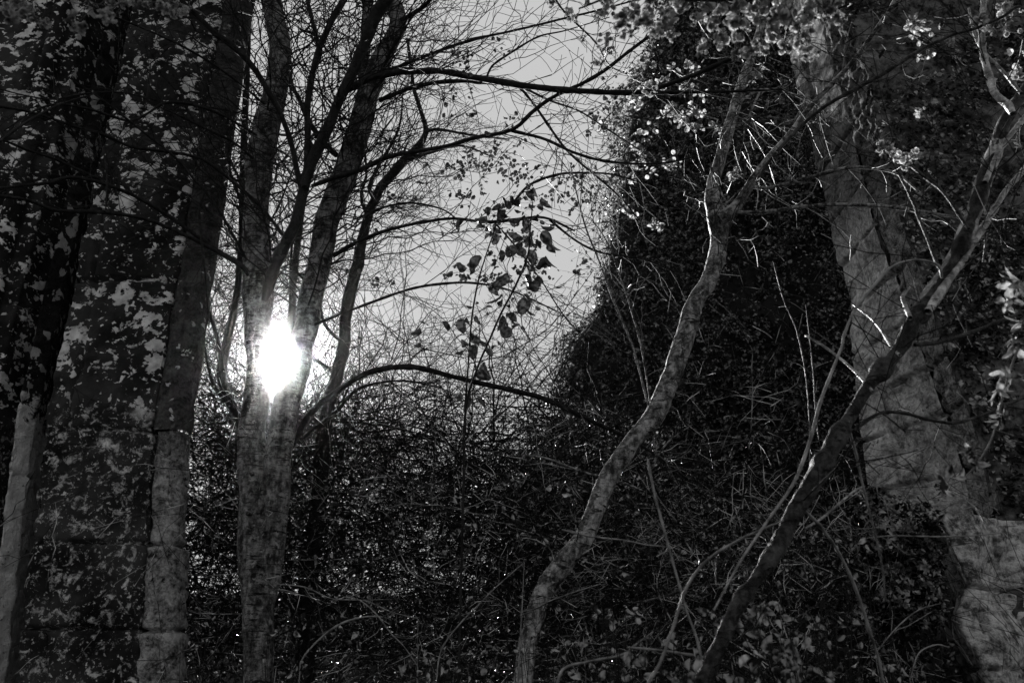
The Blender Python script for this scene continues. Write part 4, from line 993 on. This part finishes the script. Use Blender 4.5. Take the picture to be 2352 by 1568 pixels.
tangle(th, 260, (400, 620), (7.6, 11), lambda p: 560, (.5, 1.6), .007, 3, 0, .3, .18)
tk = th.build('bramble_thicket', M['twig']); tag(tk, 'tangled bare bramble thicket filling the gap below the sky', 'thicket', kind='stuff')
print('thicket', th.n)
und = MB()
lowtop = lambda px: top(px) + 130
tangle(und, 330, (480, 1250), (6.2, 8.0), lowtop, (.7, 2.4), .0045, 2, -.45, .0, .20)
tangle(und, 600, (1250, 2020), (5.7, 8.0), lowtop, (.7, 2.6), .0045, 2, -.45, .0, .19)
tangle(und, 180, (1300, 1960), (4.4, 5.7), lambda p: 1230, (.3, 1.0), .003, 2, -.3, .0, .14)
tangle(und, 160, (680, 1250), (5.9, 6.9), lambda p: 1300, (.3, 1.1), .003, 2, -.3, .0, .14)
uo = und.build('undergrowth', M['under']); tag(uo, 'dark tangle of thin bramble stems covering the bank', 'undergrowth', kind='stuff')
print('under', und.n)
def leaf_cloud(n, xr_, yr_, topf, size, up=.5, jit=.8, asp=.6, pw=.8, clump=2.2, thr=-.1):
    y = rk.uniform(*yr_, n); px = rk.uniform(*xr_, n); x = np.array([at(a, 1200, b)[0] for a, b in zip(px, y)])
    g0 = terrain(x, y); zt_ = np.array([z_at(topf(a), b) for a, b in zip(px, y)])
    z = g0 + (zt_ - g0) * rk.uniform(0, 1, n) ** pw
    P = np.c_[x, y, z]; P = P[(zt_ > g0)]
    P = P[fbm(P * clump, 3, 91) > thr]
    mb = MB(); leaves(mb, P, np.tile([0, -.15, up], (len(P), 1)), rk.uniform(size[0], size[1], len(P)), .4, jit, asp, .4)
    return mb
lc = leaf_cloud(20000, (420, 2140), (5.7, 9.0), lambda p: top(p) + 120, (.025, .09), .5)
tag(lc.build('bramble_leaves', M['bramble_leaf'], None, False), 'small dark bramble leaves scattered through the bank', 'leaves', kind='stuff')
lc = leaf_cloud(26000, (1120, 1560), (7.6, 11), lambda p: top(p) - 20, (.03, .07), .3)
lc2 = leaf_cloud(2200, (400, 1100), (8.2, 12.5), lambda p: top(p) + 60, (.03, .10), .3, pw=.6)
tag(lc2.build('thicket_leaves', M['bramble_leaf'], None, False), 'small dark leaves caught through the bramble thicket', 'leaves', kind='stuff')
tag(lc.build('hedge_leaves', M['bramble_leaf'], None, False), 'small leaves thickening the hedge beside the ivy tower', 'leaves', kind='stuff')
n = 9000; fx = rk.uniform(1960, 2165, n); fy = 1110 + 330 * rk.uniform(0, 1, n); fY = rk.uniform(5.75, 6.15, n)
FP = np.array([at(a_, b_, c_) for a_, b_, c_ in zip(fx, fy, fY)]); FP = FP[(fbm(FP * 3.0, 3, 5) + (fy - 1180) / 260 > .0)]
fm_ = MB(); leaves(fm_, FP, np.tile([0, -.4, .5], (len(FP), 1)), rk.uniform(.025, .06, len(FP)), .4, .7, .6, .5)
tag(fm_.build('corner_leaves', M['ivy'], None, False), 'dark leafy growth at the foot of the pale wall corner', 'leaves', kind='stuff')
# low broad-leaved plants along the bottom of the frame
gp = MB(); gs = MB(); rg = np.random.default_rng(101)
for (cx, cy, n, sp, Yp, L) in ((1440,1400,14,40,3.9,44), (1380,1480,16,50,3.8,40), (1500,1490,22,50,3.6,46), (1330,1545,14,40,3.7,40), (1560,1545,22,60,3.4,50), (1650,1420,12,30,3.7,40),
        (1750,1400,24,45,3.5,58), (1790,1480,26,50,3.3,60), (1720,1540,24,50,3.2,62), (1850,1545,20,50,3.3,56), (1880,1430,16,45,3.7,46), (1960,1500,12,50,3.8,40), (2080,1540,10,40,3.8,38),
        (640,1450,9,22,5.0,26), (660,1530,12,30,4.8,28), (960,1540,16,40,4.4,36), (1000,1500,8,30,4.6,30), (1100,1540,14,50,4.3,34), (1160,1480,8,30,4.6,28), (1250,1460,8,30,4.4,30), (460,1480,8,24,5.6,22), (1950,1240,8,30,4.2,34), (1870,1300,10,40,4.1,30)):
    c0 = at(cx, cy, Yp); root = np.array([c0[0], c0[1] + .05, float(terrain(c0[0], c0[1])) - .02])
    for _ in range(n):
        c = at(cx + rg.normal(0, sp), cy + abs(rg.normal(0, sp)) * .8 - sp * .4, Yp + rg.normal(0, .15)); Lw = .72 * L * rg.uniform(.4, 1.1) * depth(c) / F
        d = rg.normal(0, 1, 3) + np.array([0, -.1, -.15])
        big_leaf(gp, c, d, Lw, rg, .6)
        gs.tube(arc(root + rg.normal(0, .04, 3) * [1, 1, 0], c - root, float(np.linalg.norm(c - root)), 8, 0, .08), np.linspace(.0035, .0015, 8), 4, cap=False)
tag(gp.build('broad_leaves', M['fresh_leaf']), 'pale broad leaves of low plants along the bottom of the bank', 'leaves', kind='stuff')
tag(gs.build('plant_stems', M['twig']), 'thin upright stems of the low plants at the bottom', 'stems', kind='stuff')
